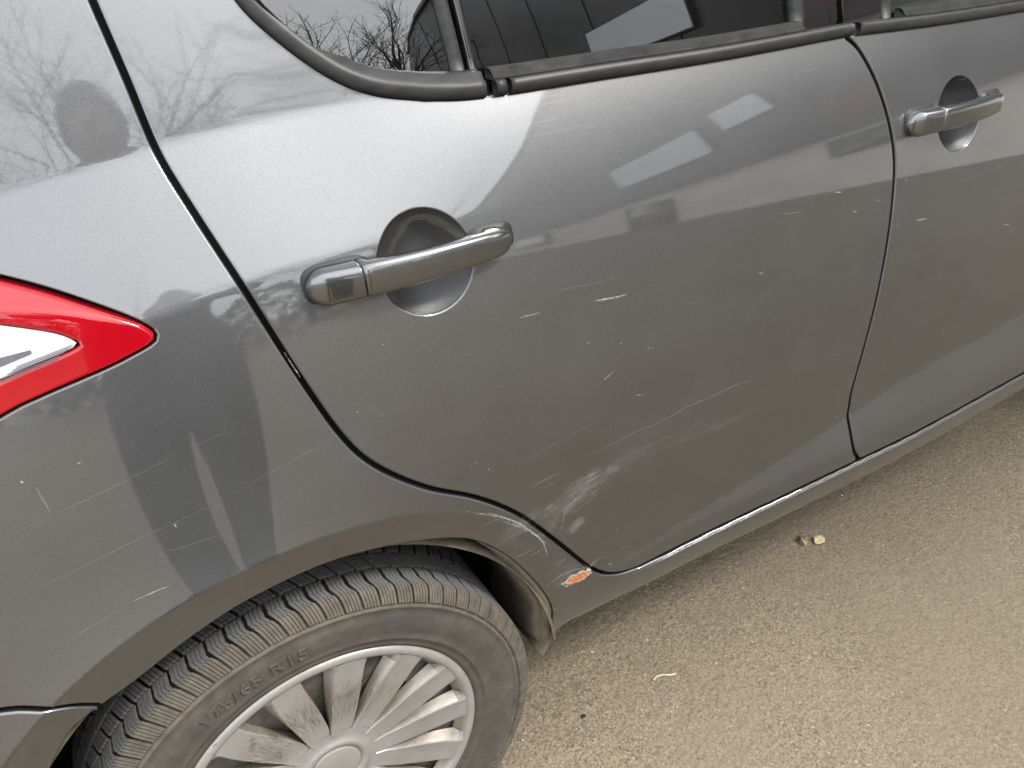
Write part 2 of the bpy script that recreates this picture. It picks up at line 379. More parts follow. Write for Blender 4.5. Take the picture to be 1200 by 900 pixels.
# ================================================================ body side surface
# ---------------------------------------------------------------- body side surface y = S(x, z)
XS=np.arange(-.64,3.341,.01); ZS=np.arange(.12,1.6001,.001)
def _tab(v,pts):
    a=np.array(pts,float); return np.interp(v,a[:,0],a[:,1])
def crease_z(x): return _tab(x,[(-.64,1.030),(-.3,1.063),(-.116,1.083),(-.062,1.0905),(.017,1.100),(.095,1.1065),(.186,1.110),(.3,1.112),(1.0,1.098),(2.,1.075),(3.3,1.0)])
def sill_z(x): return _tab(x,[(-.64,.39),(.45,.388),(.6,.390),(.8,.394),(1.0,.40),(1.2,.404),(1.5,.408),(3.3,.41)])
def sst(a,b,v):
    t=np.clip((v-a)/(b-a),0,1); return t*t*(3-2*t)
def _smooth(A,n,axis):
    k=np.hanning(2*n+3)[1:-1]; k/=k.sum()
    P=[(0,0),(0,0)]; P[axis]=(n,n)
    B=np.pad(A,P,mode='edge')
    return np.apply_along_axis(lambda v:np.convolve(v,k,'valid'),axis,B)
def _build():
    X,Z=np.meshgrid(XS,ZS,indexing='ij')
    ZC=_smooth(crease_z(XS)[:,None],8,0)
    s=ZC-Z
    Td=_tab(s,[(-.5,26),(0,26),(.015,26),(.04,23.5),(.07,20),(.10,17.5),(.125,15.5),(.15,13.2),(.18,11),(.22,9.6),(.3,7),(.4,3),(.5,0),(.56,-2),(.64,-3),(.75,-4),(1,-8)])
    Tr=_tab(s,[(-.5,30),(0,30),(.03,29),(.07,28),(.105,27.5),(.119,27),(.1265,13.5),(.15,11.6),(.2,10),(.3,7),(.4,4),(.5,3),(.56,2),(.64,0),(.75,-4),(1,-8)])
    Td=_smooth(Td,26,1); Tr=_smooth(Tr,3,1)
    wx=sst(.10,.40,X)
    T=Tr+(Td-Tr)*wx
    up=15+np.clip(Z-1.1,0,1)*22
    T=T+(up-T)*sst(.004,-.006,s)
    # lower door facet, growing to the front
    zf=_smooth(_tab(XS,[(.4,.415),(.62,.445),(.9,.485),(1.1,.52),(1.7,.54),(3.3,.54)])[:,None],6,0)
    hf=_smooth(_tab(XS,[(.4,.010),(.62,.018),(.9,.05),(1.1,.075),(1.7,.09),(3.3,.09)])[:,None],6,0)
    u=(Z-(zf-hf))/hf
    amp=_smooth(_tab(XS,[(.36,0),(.5,14),(.9,21),(1.2,22),(1.9,20),(2.0,0)])[:,None],6,0)
    T=T+amp*sst(-.6,.25,u)*sst(1.03,.95,u)
    # sill ledge and turn-under
    led=_smooth(_tab(XS,[(.46,0),(.56,1),(1.98,1),(2.05,0)])[:,None],2,0)
    zb=_smooth(sill_z(XS)[:,None],5,0)
    q=Z-zb
    T=T+(45-T)*sst(-.0048,-.0056,q)*sst(-.0088,-.0074,q)*led
    lo=_tab(q,[(-.26,-80),(-.14,-75),(-.11,-62),(-.085,-40),(-.06,-26),(-.035,-17),(-.018,-12),(-.010,-9),(0,-8)])
    wl=sst(-.008,-.011,q)
    T=T+(lo-T)*wl*sst(.30,.40,X)*sst(2.2,2.1,X)
    G=np.tan(np.radians(np.clip(T,-80,80)))
    i0=int(np.argmin(abs(ZS-.78)))
    Y=np.zeros_like(G); d=ZS[1]-ZS[0]
    c=np.concatenate([np.zeros((len(XS),1)),np.cumsum((G[:,1:]+G[:,:-1])*.5*d,1)],1)
    Y=c-c[:,i0:i0+1]
    y0=.012*(XS-.75)**2*(XS<.75)+.010*(XS-.75)**2*(XS>=.75)+.20*np.clip(-XS-.0,0,9)**2+4*np.clip(-XS-.33,0,9)**3+.10*np.clip(XS-2.3,0,9)**3
    Y=Y+y0[:,None]
    return Y,G,np.gradient(Y,XS,axis=0)
_Y,_G,_GX=_build()
_Y0=float(_Y[(XS>-.2)&(XS<1.2)][:,(ZS>.5)&(ZS<.9)].min()); _Y-=_Y0
def _bil(A,x,z):
    u=np.clip((x-XS[0])/.01,0,len(XS)-1.001); v=np.clip((z-ZS[0])/.001,0,len(ZS)-1.001)
    i=u.astype(int); j=v.astype(int); u=u-i; v=v-j
    return A[i,j]*(1-u)*(1-v)+A[i+1,j]*u*(1-v)+A[i,j+1]*(1-u)*v+A[i+1,j+1]*u*v
RC=.416
def _flare(x,z,cx):
    r=np.hypot(x-cx,z-.29); ph=np.degrees(np.arctan2(z-.29,(x-cx)))
    w=.22+.78*sst(38,88,ph); w=w*sst(-40,10,ph)
    wb=sst(50,95,ph)*sst(215,165,ph)
    t=np.clip((RC-r+.003)/.006,0,1); soft=np.where(RC-r>.003,RC-r,.003*t*t)
    return math.tan(math.radians(15))*soft*w-.024*np.exp(-np.clip(r-RC-.002,0,9)/.085)*wb
def S(x,z):
    x=np.atleast_1d(np.asarray(x,float)); z=np.atleast_1d(np.asarray(z,float))
    return _bil(_Y,x,z)+_flare(x,z,0.)+_flare(x,z,2.43)*(x>1.6)
def SN(x,z):
    x=np.atleast_1d(np.asarray(x,float)); z=np.atleast_1d(np.asarray(z,float)); h=.0008
    f=lambda a,b:_flare(a,b,0.)+_flare(a,b,2.43)*(a>1.6)
    gx=_bil(_GX,x,z)+(f(x+h,z)-f(x-h,z))/(2*h)
    gz=_bil(_G,x,z)+(f(x,z+h)-f(x,z-h))/(2*h)
    n=np.stack([gx,-np.ones_like(gx),gz],1)
    return n/np.linalg.norm(n,axis=1)[:,None]
# ================================================================ the parked car (right side towards the camera)
CAR=empty('parked_car',(1.0,.845,0))
tag(CAR,'scratched grey hatchback parked on asphalt, rust spot behind its rear door','car')
ZG=1.69   # car width: the left side mirrors y -> ZG - y

def panel(name,outer,holes,mat,parent,step=.0075,e=.0028,depth=.016,yoff=0.,surf=S,nrm=SN,seg=.006,extra=None):
    """sheet-metal panel on the body surface with rounded, folded-in edges"""
    P=resample(outer,seg,True)
    if area2(P)<0: P=P[::-1]
    loops=[(P,1)]
    for h in holes:
        H=resample(h,seg*.8,True)
        if area2(H)<0: H=H[::-1]
        loops.append((H,-1))
    A=[inset(L,e*s)[0] for L,s in loops]
    lo=A[0].min(0); hi=A[0].max(0)
    gx=np.arange(lo[0],hi[0],step); gz=np.arange(lo[1],hi[1],step*.8)
    X,Z=np.meshgrid(gx,gz); X=X+(np.arange(len(gz))%2)[:,None]*step*.5
    Q=np.stack([X.ravel(),Z.ravel()],1); k=inside(Q,A[0])
    for a in A[1:]: k&=~inside(Q,a)
    Q=Q[k]
    for a in A: Q=Q[~near(Q,a,step*.45)]
    if extra is not None:
        X2=np.asarray(extra); X2=X2[inside(X2,A[0])]; Q=Q[~near(Q,X2[np.argsort(X2[:,0])][::7],.0001)] if False else Q; Q=np.vstack([Q,X2])
    vs_=[];ed=[]
    for a in A:
        n=len(vs_); vs_+=a.tolist(); ed+=[(n+i,n+(i+1)%len(a)) for i in range(len(a))]
    vs_+=Q.tolist()
    r=delaunay_2d_cdt([Vector(v) for v in vs_],ed,[],0,1e-6)
    V2=np.array([tuple(v) for v in r[0]]); F=np.array([f for f in r[2] if len(f)==3])
    c=V2[F].mean(1); k=inside(c,A[0])
    for a in A[1:]: k&=~inside(c,a)
    F=F[k]
    a=V2[F[:,0]];b=V2[F[:,1]];d=V2[F[:,2]]
    cr=(b[:,0]-a[:,0])*(d[:,1]-a[:,1])-(b[:,1]-a[:,1])*(d[:,0]-a[:,0])
    F[cr<0]=F[cr<0][:,::-1]      # CCW in (x,z) seen from -Y
    V=np.stack([V2[:,0],surf(V2[:,0],V2[:,1])+yoff,V2[:,1]],1); N=nrm(V2[:,0],V2[:,1])
    Vs=[V];Ns=[N];Fs=[F.tolist()];n0=len(V)
    for L,s in loops:
        Ai,o=inset(L,e*s); Bi,_=inset(L,e*.32*s); o=o*s
        m=len(L); ya=surf(Ai[:,0],Ai[:,1])+yoff; yb=surf(Bi[:,0],Bi[:,1])+yoff; yc=surf(L[:,0],L[:,1])+yoff
        na=nrm(Ai[:,0],Ai[:,1]); o3=np.stack([o[:,0],0*o[:,0],o[:,1]],1)
        o3=o3-(o3*na).sum(1)[:,None]*na; o3/=np.linalg.norm(o3,axis=1)[:,None]
        nb=na+o3; nb/=np.linalg.norm(nb,axis=1)[:,None]
        R=[np.stack([Ai[:,0],ya,Ai[:,1]],1),np.stack([Bi[:,0],yb+e*.32,Bi[:,1]],1),np.stack([L[:,0],yc+e,L[:,1]],1),np.stack([L[:,0],yc+depth,L[:,1]],1)]
        Vs+=R; Ns+=[na,nb,o3,o3]
        ff=[]
        for q in range(3):
            for i in range(m):
                j=(i+1)%m; f=(n0+q*m+i,n0+(q+1)*m+i,n0+(q+1)*m+j,n0+q*m+j)
                ff.append(f if s>0 else f[::-1])
        Fs.append(ff); n0+=4*m
    return mesh(name,np.vstack(Vs),sum(Fs,[]),mat,parent,True,np.vstack(Ns))
def ribbon(name,path,width,mat,parent,off,surf=S,nrm=SN,z2=None):
    """strip lying on the body surface along (x,z) path; width may vary"""
    P=np.asarray(path,float); t=np.gradient(P,axis=0); t/=np.linalg.norm(t,axis=1)[:,None]+1e-12
    o=np.stack([-t[:,1],t[:,0]],1); w=np.broadcast_to(width,(len(P),))[:,None]*.5
    L=P+o*w;R=P-o*w; V=np.empty((2*len(P),3))
    for k,q in ((0,L),(1,R)): V[k::2]=np.stack([q[:,0],surf(q[:,0],q[:,1])+off,q[:,1]],1)
    F=[(2*i,2*i+1,2*i+3,2*i+2) for i in range(len(P)-1)]
    if name is None: return V,F
    return mesh(name,V,F,mat,parent)
def sweep(name,path,prof,mat,parent,base,side=1,smooth=True,closed_prof=True):
    """moulding: profile (a along in-plane normal, b outwards) along (x,z) path on y=base(x,z)"""
    P=np.asarray(path,float); t=np.gradient(P,axis=0); t/=np.linalg.norm(t,axis=1)[:,None]
    o=np.stack([-t[:,1],t[:,0]],1)*side; y=base(P[:,0],P[:,1]); V=[]
    for i in range(len(P)):
        for a,b in prof: V.append((P[i,0]+o[i,0]*a,y[i]-b,P[i,1]+o[i,1]*a))
    n=len(prof); F=grid_faces(len(P),n,closed_prof)
    if closed_prof: F+=[tuple(range(n)),tuple(range((len(P)-1)*n,len(P)*n))[::-1]]
    if side>0: F=[f[::-1] for f in F]
    return mesh(name,V,F,mat,parent,smooth)

# ---------------------------------------------------------------- outlines (x, z in metres on the car's side)
REAR_GAP=curve([(.100,1.455),(.045,1.40),(.014,1.32),(.004,1.25),(.005,1.222),(.011,1.158),(.016,1.097),(.027,1.050),(.049,.971),(.074,.881),(.100,.803),(.128,.755),(.181,.702),(.243,.656),(.299,.601),(.350,.531),(.392,.468),(.412,.440),(.437,.413),(.468,.396),(.50,.3895)])
B_GAP=curve([(.978,.402),(.960,.428),(.955,.470),(.953,.506),(.951,.56),(.972,.708),(.988,.84),(.989,.926),(.966,1.010),(.936,1.068),(.911,1.0905)])
F_GAP=curve([(2.02,.41),(2.03,.6),(2.03,.9),(1.99,1.066)])
BELT=curve([(.28,1.104),(.342,1.098),(.491,1.095),(.688,1.091),(.911,1.0905)])
BELT_F=curve([(.911,1.0905),(1.117,1.082),(1.34,1.077),(1.7,1.070),(1.99,1.066)])
QTRIM=curve([(.150,1.38),(.122,1.30),(.116,1.25),(.124,1.210),(.152,1.172),(.191,1.136),(.229,1.116),(.28,1.104)])
gap=.0026
def bottom(x0,x1,d): 
    x=np.arange(x0,x1,.01); return np.stack([x,sill_z(x)+d],1)
def off(P,d):
    t=np.gradient(P,axis=0); t/=np.linalg.norm(t,axis=1)[:,None]; return P+np.stack([-t[:,1],t[:,0]],1)*d

# rear door skin: rear edge down, bottom forward, front edge up, window line back
rd=np.vstack([off(REAR_GAP,gap),bottom(.51,.972,.003),off(B_GAP,gap)[2:],BELT[::-1],QTRIM[::-1],[(.20,1.440)]])
HR,HF=(.233,.954),(1.145,.954)
def circ(c,r,n=64,sx=1.): return np.array([(c[0]+sx*r*math.cos(2*math.pi*k/n),c[1]+r*math.sin(2*math.pi*k/n)) for k in range(n)])
RB=.0535
REAR_DOOR=panel('rear_door',rd,[circ(HR,RB)],PAINT,CAR)
fd=np.vstack([off(B_GAP,-gap)[::-1],bottom(.985,2.01,.003),off(F_GAP,gap),BELT_F[::-1]])
FRONT_DOOR=panel('front_door',fd,[circ(HF,RB)],PAINT,CAR,step=.009)

# quarter panel with the sill in one pressing, wheel arch cut out, tail lamp opening
ARCH=curve([(.385,.272),(.366,.290),(.354,.315),(.350,.350),(.349,.388),(.330,.443),(.284,.530),(.238,.586),(.193,.615),(.127,.641),(.046,.661),(-.031,.660),(-.097,.642),(-.165,.613),(-.202,.601)])
BUMP=curve([(-.202,.601),(-.225,.622),(-.251,.635),(-.277,.643),(-.36,.655),(-.5,.668),(-.62,.672)])
TAIL=curve([(-.60,1.055),(-.42,1.085),(-.26,1.065),(-.175,1.043),(-.137,1.026),(-.105,1.009),(-.072,.988),(-.052,.974),(-.042,.965),(-.037,.956),(-.042,.949),(-.066,.942),(-.089,.937),(-.141,.928),(-.177,.919),(-.27,.885),(-.42,.82),(-.60,.80)],.005)
qp=np.vstack([off(REAR_GAP,-gap)[::-1][2:],[( .0,1.475),(-.2,1.465),(-.40,1.40),(-.52,1.22),(-.62,1.10)],TAIL,[(-.62,.76)],off(BUMP,-gap)[::-1],off(ARCH,0)[::-1],np.stack([np.arange(.40,2.04,.02),np.full(82,.245)],1),[(2.05,.27),(2.04,.40)],bottom(.505,2.03,-.0025)[::-1]])
sx=np.arange(.47,2.02,.004); ex=np.vstack([np.stack([sx,sill_z(sx)-d],1) for k,d in enumerate((.0057,.0063,.0069,.0075,.0081,.0088,.0096,.0108))])
ang=np.radians(np.arange(30,215,.85)); ring=np.vstack([np.stack([r*np.cos(ang+k*.002),.29+r*np.sin(ang+k*.002)],1) for k,r in enumerate((RC-.0055,RC-.003,RC-.0015,RC,RC+.0015,RC+.003,RC+.0055))])
ex=np.vstack([ex,ring])
QUARTER=panel('quarter_panel',qp,[],PAINT,CAR,depth=.020,extra=ex)
# rear bumper side on the same surface
ARCH2=curve([(-.202,.601),(-.220,.594),(-.239,.582),(-.270,.541),(-.315,.47),(-.345,.40),(-.36,.33),(-.362,.24)])
bp=np.vstack([off(BUMP,gap),[(-.63,.5),(-.63,.30),(-.56,.22)],ARCH2[::-1]])
BUMPER=panel('rear_bumper',bp,[],PAINT,CAR,depth=.022,step=.009,extra=ring)
# front wing
fw=np.vstack([off(F_GAP,-gap)[::-1][1:],[(2.035,.40),(2.06,.24)],[(2.43+.375*math.cos(rad(a)),.29+.375*math.sin(rad(a))) for a in range(180,-8,-5)],[(2.85,.22),(3.2,.26),(3.27,.45),(3.25,.72),(2.9,.93),(2.4,1.03)]])
panel('front_wing',fw,[],PAINT,CAR,step=.018,seg=.015)

# black rubber behind the panel gaps
for nm,path in (('door_gap_seal',REAR_GAP),('door_gap_seal',B_GAP),('door_gap_seal',F_GAP),('door_gap_seal',bottom(.46,2.02,.0)),('bumper_gap_seal',BUMP)):
    ribbon(nm,path,.034,BLACK,CAR,.0145)

# ---------------------------------------------------------------- door handles
def handle(door,c):
    cx,cz=c
    # dished recess: pressed bowl of the door skin
    V=[];F=[];nr,na=14,64
    for i in range(nr+1):
        q=1-i/nr; r=RB*q if i else RB
        for k in range(na):
            a=2*math.pi*k/na; x=cx+r*math.cos(a); z=cz+r*math.sin(a)
            d=.024*(1-q**2.6)+.0035*min(1,i*.9)
            V.append((x,float(S(x,z)[0])+ (0.0022 if i==0 else d),z))
    F=grid_faces(nr+1,na,True); F=[f[::-1] for f in F]
    mesh('handle_recess',V,F,PAINT,door)
    # grip bar and fixed end cap: rounded bar arched over the recess
    S0=lambda x,z: float(S(x,z)[0])
    def bar(name,x0,x1,capA,capB,mat):
        V=[];n=40;m=28
        xs=np.linspace(x0,x1,n)
        for i,x in enumerate(xs):
            u=(x+.131)/.231                                  # 0 at rear end, 1 at front end
            zc=cz+.0080-.002*u-.004*(u-.5)**2*4*.5
            hw=.0188-.0038*u                                 # half height
            yo=-.0265*math.sin(math.pi*min(1,max(0,u*.78+.12)))**.7  # stand-off of outer face
            e=1.
            da=(x-x0); db=(x1-x)
            if capA: e=min(e,math.sqrt(max(0,1-(1-min(1,da/.020))**2)))
            if capB: e=min(e,math.sqrt(max(0,1-(1-min(1,db/.024))**2)))
            e=max(e,.03)
            yb=S0(cx+x,zc)
            th=.0165 if .28<u<.86 else .03
            for k in range(m):
                a=2*math.pi*k/m; ca,sa=math.cos(a),math.sin(a)
                px=abs(ca)**.5*math.copysign(1,ca); pz=abs(sa)**.55*math.copysign(1,sa)
                V.append((cx+x,yb+yo*(.55+.45*e)+.5*th*.9-px*.5*th*(.35+.65*e) - .002*math.cos(a),zc+pz*hw*e))
        F=grid_faces(n,m,True); F=[f for f in F]
        F+=[tuple(range(m))[::-1],tuple(range((n-1)*m,n*m))]
        return mesh(name,V,F,mat,door)
    bar('handle_cap',-.131,-.0775,True,False,HANDLE_PAINT)
    bar('door_handle',-.0755,.104,False,True,HANDLE_PAINT)
    # dark gasket under both feet
    for (a,b) in ((-.1325,-.060),(.050,.1062)):
        q=[];
        for k in range(40):
            t=2*math.pi*k/40; px=abs(math.cos(t))**.55*math.copysign(1,math.cos(t)); pz=abs(math.sin(t))**.55*math.copysign(1,math.sin(t))
            q.append(((a+b)/2+px*(b-a)/2,cz+.0085-.0005+pz*(.0196 if a<0 else .0158)))
        V=[(cx+x,S0(cx+x,z)-.0016,z) for x,z in q]+[(cx+(a+b)/2,S0(cx+(a+b)/2,cz)-.0022,cz+.0085)]
        V+=[(v[0],v[1]+.005,v[2]) for v in V[:40]]
        F=[(k,(k+1)%40,40) for k in range(40)]+[(41+k,41+(k+1)%40,(k+1)%40,k) for k in range(40)]
        mesh('handle_gasket',V,F,TRIM,door)
handle(REAR_DOOR,HR); handle(FRONT_DOOR,HF)

# ---------------------------------------------------------------- greenhouse: glass, frames, mouldings
def belt_z(x): return np.interp(x,[-.1,.28,.342,.491,.688,.911,1.117,1.34,1.7,1.99,2.3],[1.106,1.104,1.098,1.095,1.091,1.0905,1.082,1.077,1.070,1.066,1.06])
def GY(x,z):
    x=np.atleast_1d(np.asarray(x,float)); z=np.atleast_1d(np.asarray(z,float))
    zb=belt_z(np.clip(x,.25,2)); d=z-zb
    return .103+.010*(np.clip(x,-.2,2.2)-.75)**2+d*math.tan(rad(9.0))+.34*np.clip(d,0,1)**2
def GN(x,z):
    h=.002; gx=(GY(x+h,z)-GY(x-h,z))/(2*h); gz=(GY(x,z+h)-GY(x,z-h))/(2*h)
    n=np.stack([gx,-np.ones_like(gx),gz],1); return n/np.linalg.norm(n,axis=1)[:,None]
def pane(name,poly,mat,parent,offy,depth=.004): 
    return panel(name,poly,[],mat,parent,step=.02,e=.0012,depth=depth,yoff=offy,surf=GY,nrm=GN,seg=.015)
TOP=1.452
# belt mouldings (rounded rubber-faced bar) and the ledge seal behind
PR=[(-.001,-.004),(-.001,.0030),(.003,.0058),(.009,.0060),(.0135,.0040),(.0150,.0005),(.0150,-.006)]
PS=[(.0145,-.004),(.0150,.0002),(.0172,-.0004),(.0182,-.0035),(.0205,-.0050),(.0245,-.0085),(.0258,-.0125),(.0258,-.02),(.0145,-.02)]
def xs_cut(path,a,b): return path[(path[:,0]>=a)&(path[:,0]<=b)]
ALLB=np.vstack([BELT,BELT_F[1:]])
sweep('belt_moulding',xs_cut(ALLB,.372,.925),PR,TRIM,REAR_DOOR,S)
sweep('belt_end_piece',xs_cut(ALLB,.352,.3705),PR,TRIM,REAR_DOOR,S)
sweep('belt_moulding',xs_cut(ALLB,.931,1.99),PR,TRIM,FRONT_DOOR,S)
sweep('window_seal',xs_cut(ALLB,.352,.835),PS,SEAL,REAR_DOOR,S)
sweep('window_seal',xs_cut(ALLB,1.035,1.985),PS,SEAL,FRONT_DOOR,S)
PQ=[(-.001,-.004),(-.001,.0025),(.003,.0048),(.010,.0050),(.0150,.0032),(.0165,-.001),(.024,-.006),(.0250,-.02),(-.001,-.02)]
QT=np.vstack([curve([(.235,1.452),(.185,1.43),(.150,1.38)],.006)[:-1],QTRIM,xs_cut(ALLB,.284,.3505)])
sweep('quarter_window_trim',QT,PQ,TRIM,REAR_DOOR,S)
# glass
qg=np.vstack([off(QT,.014),[(.333,1.12),(.318,1.25),(.30,TOP)]])
pane('quarter_glass',qg,GLASS,REAR_DOOR,.012)
pane('door_glass',[(.345,1.09),(.834,1.08),(.806,1.25),(.79,TOP),(.312,TOP),(.334,1.25)],GLASS,REAR_DOOR,.014)
def post(name,bot,top,w,mat,parent,offy,z0,z1,prof=None):
    z=np.linspace(z0,z1,14); x=np.interp(z,[z0,z1],[bot,top])
    pth=np.stack([x,z],1); h=w*.5
    sweep(name,pth,prof or [(-h,-.012),(-h,.0),(-h*.6,.0022),(h*.6,.0022),(h,.0),(h,-.012)],mat,parent,lambda a,b:GY(a,b)+offy,-1)
post('quarter_divider',.3300,.300,.016,TRIM,REAR_DOOR,.010,1.112,TOP)
post('glass_channel',.3490,.322,.010,GLOSSBLACK,REAR_DOOR,.011,1.108,TOP)
post('window_frame',.8400,.795,.020,TRIM,REAR_DOOR,.006,1.104,TOP)
# B-pillar covers, gloss black, one on each door
pane('pillar_cover',[(.852,1.101),(.918,1.101),(.872,TOP),(.806,TOP)],GLOSSBLACK,REAR_DOOR,.006,.010)
pane('pillar_cover',[(.930,1.100),(1.012,1.096),(.965,TOP),(.880,TOP)],GLOSSBLACK,FRONT_DOOR,.006,.010)
post('window_frame',1.022,.975,.020,TRIM,FRONT_DOOR,.006,1.096,TOP)
pane('door_glass',[(1.03,1.09),(1.96,1.065),(1.60,TOP-.02),(.985,TOP)],GLASS_F,FRONT_DOOR,.014)
# roof rail, roof skin, A-pillar, windscreen
rail=np.array([(.02,1.462),(.2,1.468),(.8,1.47),(1.3,1.462),(1.6,1.445),(1.8,1.33),(1.97,1.17),(2.06,1.07)])
sweep('roof_rail',curve(rail,.02),[(-.016,-.03),(-.016,.0),(-.006,.006),(.03,-.002),(.05,-.025),(.05,-.05)],PAINT,CAR,GY,1)
V=[];nx_,ny_=24,17
for i in range(nx_):
    x=-.34+i*(1.94/(nx_-1))
    for j in range(ny_):
        v=j/(ny_-1); y=.20+v*(ZG-.40); arch=.028*(1-(2*v-1)**2)
        zt=1.482-.03*((x-.75)/1.0)**2+arch
        V.append((x,y,zt))
mesh('roof',V,[f[::-1] for f in grid_faces(nx_,ny_)],PAINT,CAR)
V=[];
for i in range(9):
    t=i/8
    for j in range(13):
        v=j/12; w=.23-.08*t; V.append((1.60+.62*t+.05*(1-(2*v-1)**2),w+v*(ZG-2*w),1.465-.40*t))
mesh('windscreen',V,[f[::-1] for f in grid_faces(9,13)],GLASS_F,CAR)
V=[]
for i in range(12):
    t=i/11
    for j in range(13):
        v=j/12; w=.10+.12*t*t; V.append((2.18+.98*t+.06*(1-(2*v-1)**2),w+v*(ZG-2*w),1.05-.06*t-.26*t**4+.03*(1-(2*v-1)**2)))
mesh('bonnet',V,[f[::-1] for f in grid_faces(12,13)],PAINT,CAR)
V=[]
for i in range(9):
    z=.22+i*.067
    for j in range(15):
        v=j/14; w=.10; bulge=.20*(1-abs(2*v-1)**3); V.append((3.10+bulge+.03*math.sin(i/8*math.pi),w+v*(ZG-2*w),z))
mesh('front_bumper',V,grid_faces(9,15),PAINT,CAR)
# tail: tailgate, rear window and bumper across
def rear_sheet(name,rows,mat):
    V=[]
    for (x,z,w) in rows:
        for j in range(15):
            v=j/14; b=.07*(1-abs(2*v-1)**3); V.append((x-b,w+v*(ZG-2*w),z))
    mesh(name,V,grid_faces(len(rows),15),mat,CAR)
rear_sheet('tailgate',[(-.615,.66,.20),(-.62,.80,.19),(-.60,.95,.19),(-.575,1.08,.2)],PAINT)
rear_sheet('rear_window',[(-.575,1.082,.205),(-.50,1.22,.22),(-.42,1.35,.235),(-.345,1.45,.25)],GLASS)
rear_sheet('rear_bumper_face',[(-.60,.20,.21),(-.65,.30,.19),(-.66,.45,.19),(-.64,.60,.19),(-.615,.655,.20)],PAINT)
# far (left) side shell, floor, seats: closes the cabin
V=[];xs=np.linspace(-.6,3.2,60); zs=np.array([.22,.3,.4,.55,.7,.85,.95,1.0,1.05,1.09])
for x in xs:
    for z in zs: V.append((x,ZG-float(S(x,z)[0]),z))
F=[f for f in grid_faces(len(xs),len(zs)) if not any(math.hypot(np.mean([V[i][0] for i in f])-c,np.mean([V[i][2] for i in f])-.29)<.36 for c in (0,2.43))]
mesh('left_body_side',V,[f[::-1] for f in F],PAINT,CAR)
for nm,pl,mt in (('left_rear_glass',[(.15,1.09),(.83,1.08),(.80,TOP),(.2,TOP)],GLASS),('left_front_glass',[(.95,1.09),(1.96,1.065),(1.58,TOP),(.90,TOP)],GLASS_F)):
    V=[(x,ZG-float(GY(x,z)[0])-.012,z) for x,z in pl]; mesh(nm,V,[(0,1,2,3)],mt,CAR,False)
mb=MB(); mb.box((1.1,ZG/2,.23),(1.6,.67,.02)); mb.build('floor_pan',INT,CAR)
mb=MB(); mb.box((.06,ZG/2,.62),(.30,.42,.30)); mb.build('boot_trim',INT,CAR)
for nm,x0,ys in (('rear_seat',.32,(ZG/2,)),('front_seat',1.28,(.50,ZG-.50))):
    for yy in ys:
        w=.56 if nm=='rear_seat' else .24
        mb=MB(); V=[];n=9
        prof=[(.0,.50),(.10,.52),(.46,.54),(.50,.48),(.46,.36),(.02,.34)]
        for j,yv in enumerate((-w,-w*.92,w*.92,w)):
            k=.92 if j in(0,3) else 1
            for a,b in prof: V.append((x0+a,yy+yv,.34+(b-.34)*k))
        F=grid_faces(4,6,True)+[tuple(range(6)),tuple(range(18,24))]; mb.add(V,F)
        V=[];prof=[(.02,.50),(.14,.52),(.06,.85),(-.02,1.08),(-.10,1.09),(-.11,.85)]
        for j,yv in enumerate((-w,-w*.9,w*.9,w)):
            k=.95 if j in(0,3) else 1
            for a,b in prof: V.append((x0+a*k,yy+yv*.95,.5+(b-.5)*k))
        mb.add(V,grid_faces(4,6,True)+[tuple(range(6)),tuple(range(18,24))])
        o=mb.build(nm,INT,CAR)
        mb=MB()
        for hy in ((-.32,.32) if nm=='rear_seat' else (0,)):
            mb=MB(); mb.box((x0-.075,yy+hy,1.14),(.035,.12,.085)); mb.build('headrest',INT,o)
        pass
mb=MB(); mb.box((1.75,ZG/2,.92),(.16,.62,.10)); mb.build('dashboard',INTP,CAR)
# inner door cards / dark inner skin behind the side panels (keeps light out of the cabin)
V=[];xs=np.linspace(.36,1.98,40); zs=np.linspace(.24,1.10,16)
for x in xs:
    for z in zs: V.append((x,max(.07,float(S(x,min(z,1.08))[0])+.05),z))
mesh('inner_door_skin',V,grid_faces(len(xs),len(zs)),INT,CAR)

# ---------------------------------------------------------------- tail lamp
def loop_pts(P,n): return resample(P,.005,True)
TAILC=np.vstack([TAIL,[(-.61,.80),(-.61,1.05)]])
def lens(name,poly,mat,parent,y0,e,depth=.012,bulge=0): return panel(name,poly,[],mat,parent,step=.010,e=e,depth=depth,yoff=y0,seg=.006)
def shrink(P,d,n=None):
    Q=resample(P,.006,True)
    if area2(Q)<0: Q=Q[::-1]
    return inset(Q,d)[0]
housing=panel('tail_lamp',TAILC,[],LENS_DARK,CAR,step=.02,e=.001,depth=.03,yoff=.010)
housing['label']='red and clear tail lamp with pointed tip wrapping round the rear corner'
ribbon('lamp_gasket',TAIL,.0060,BLACK,housing,.0095)
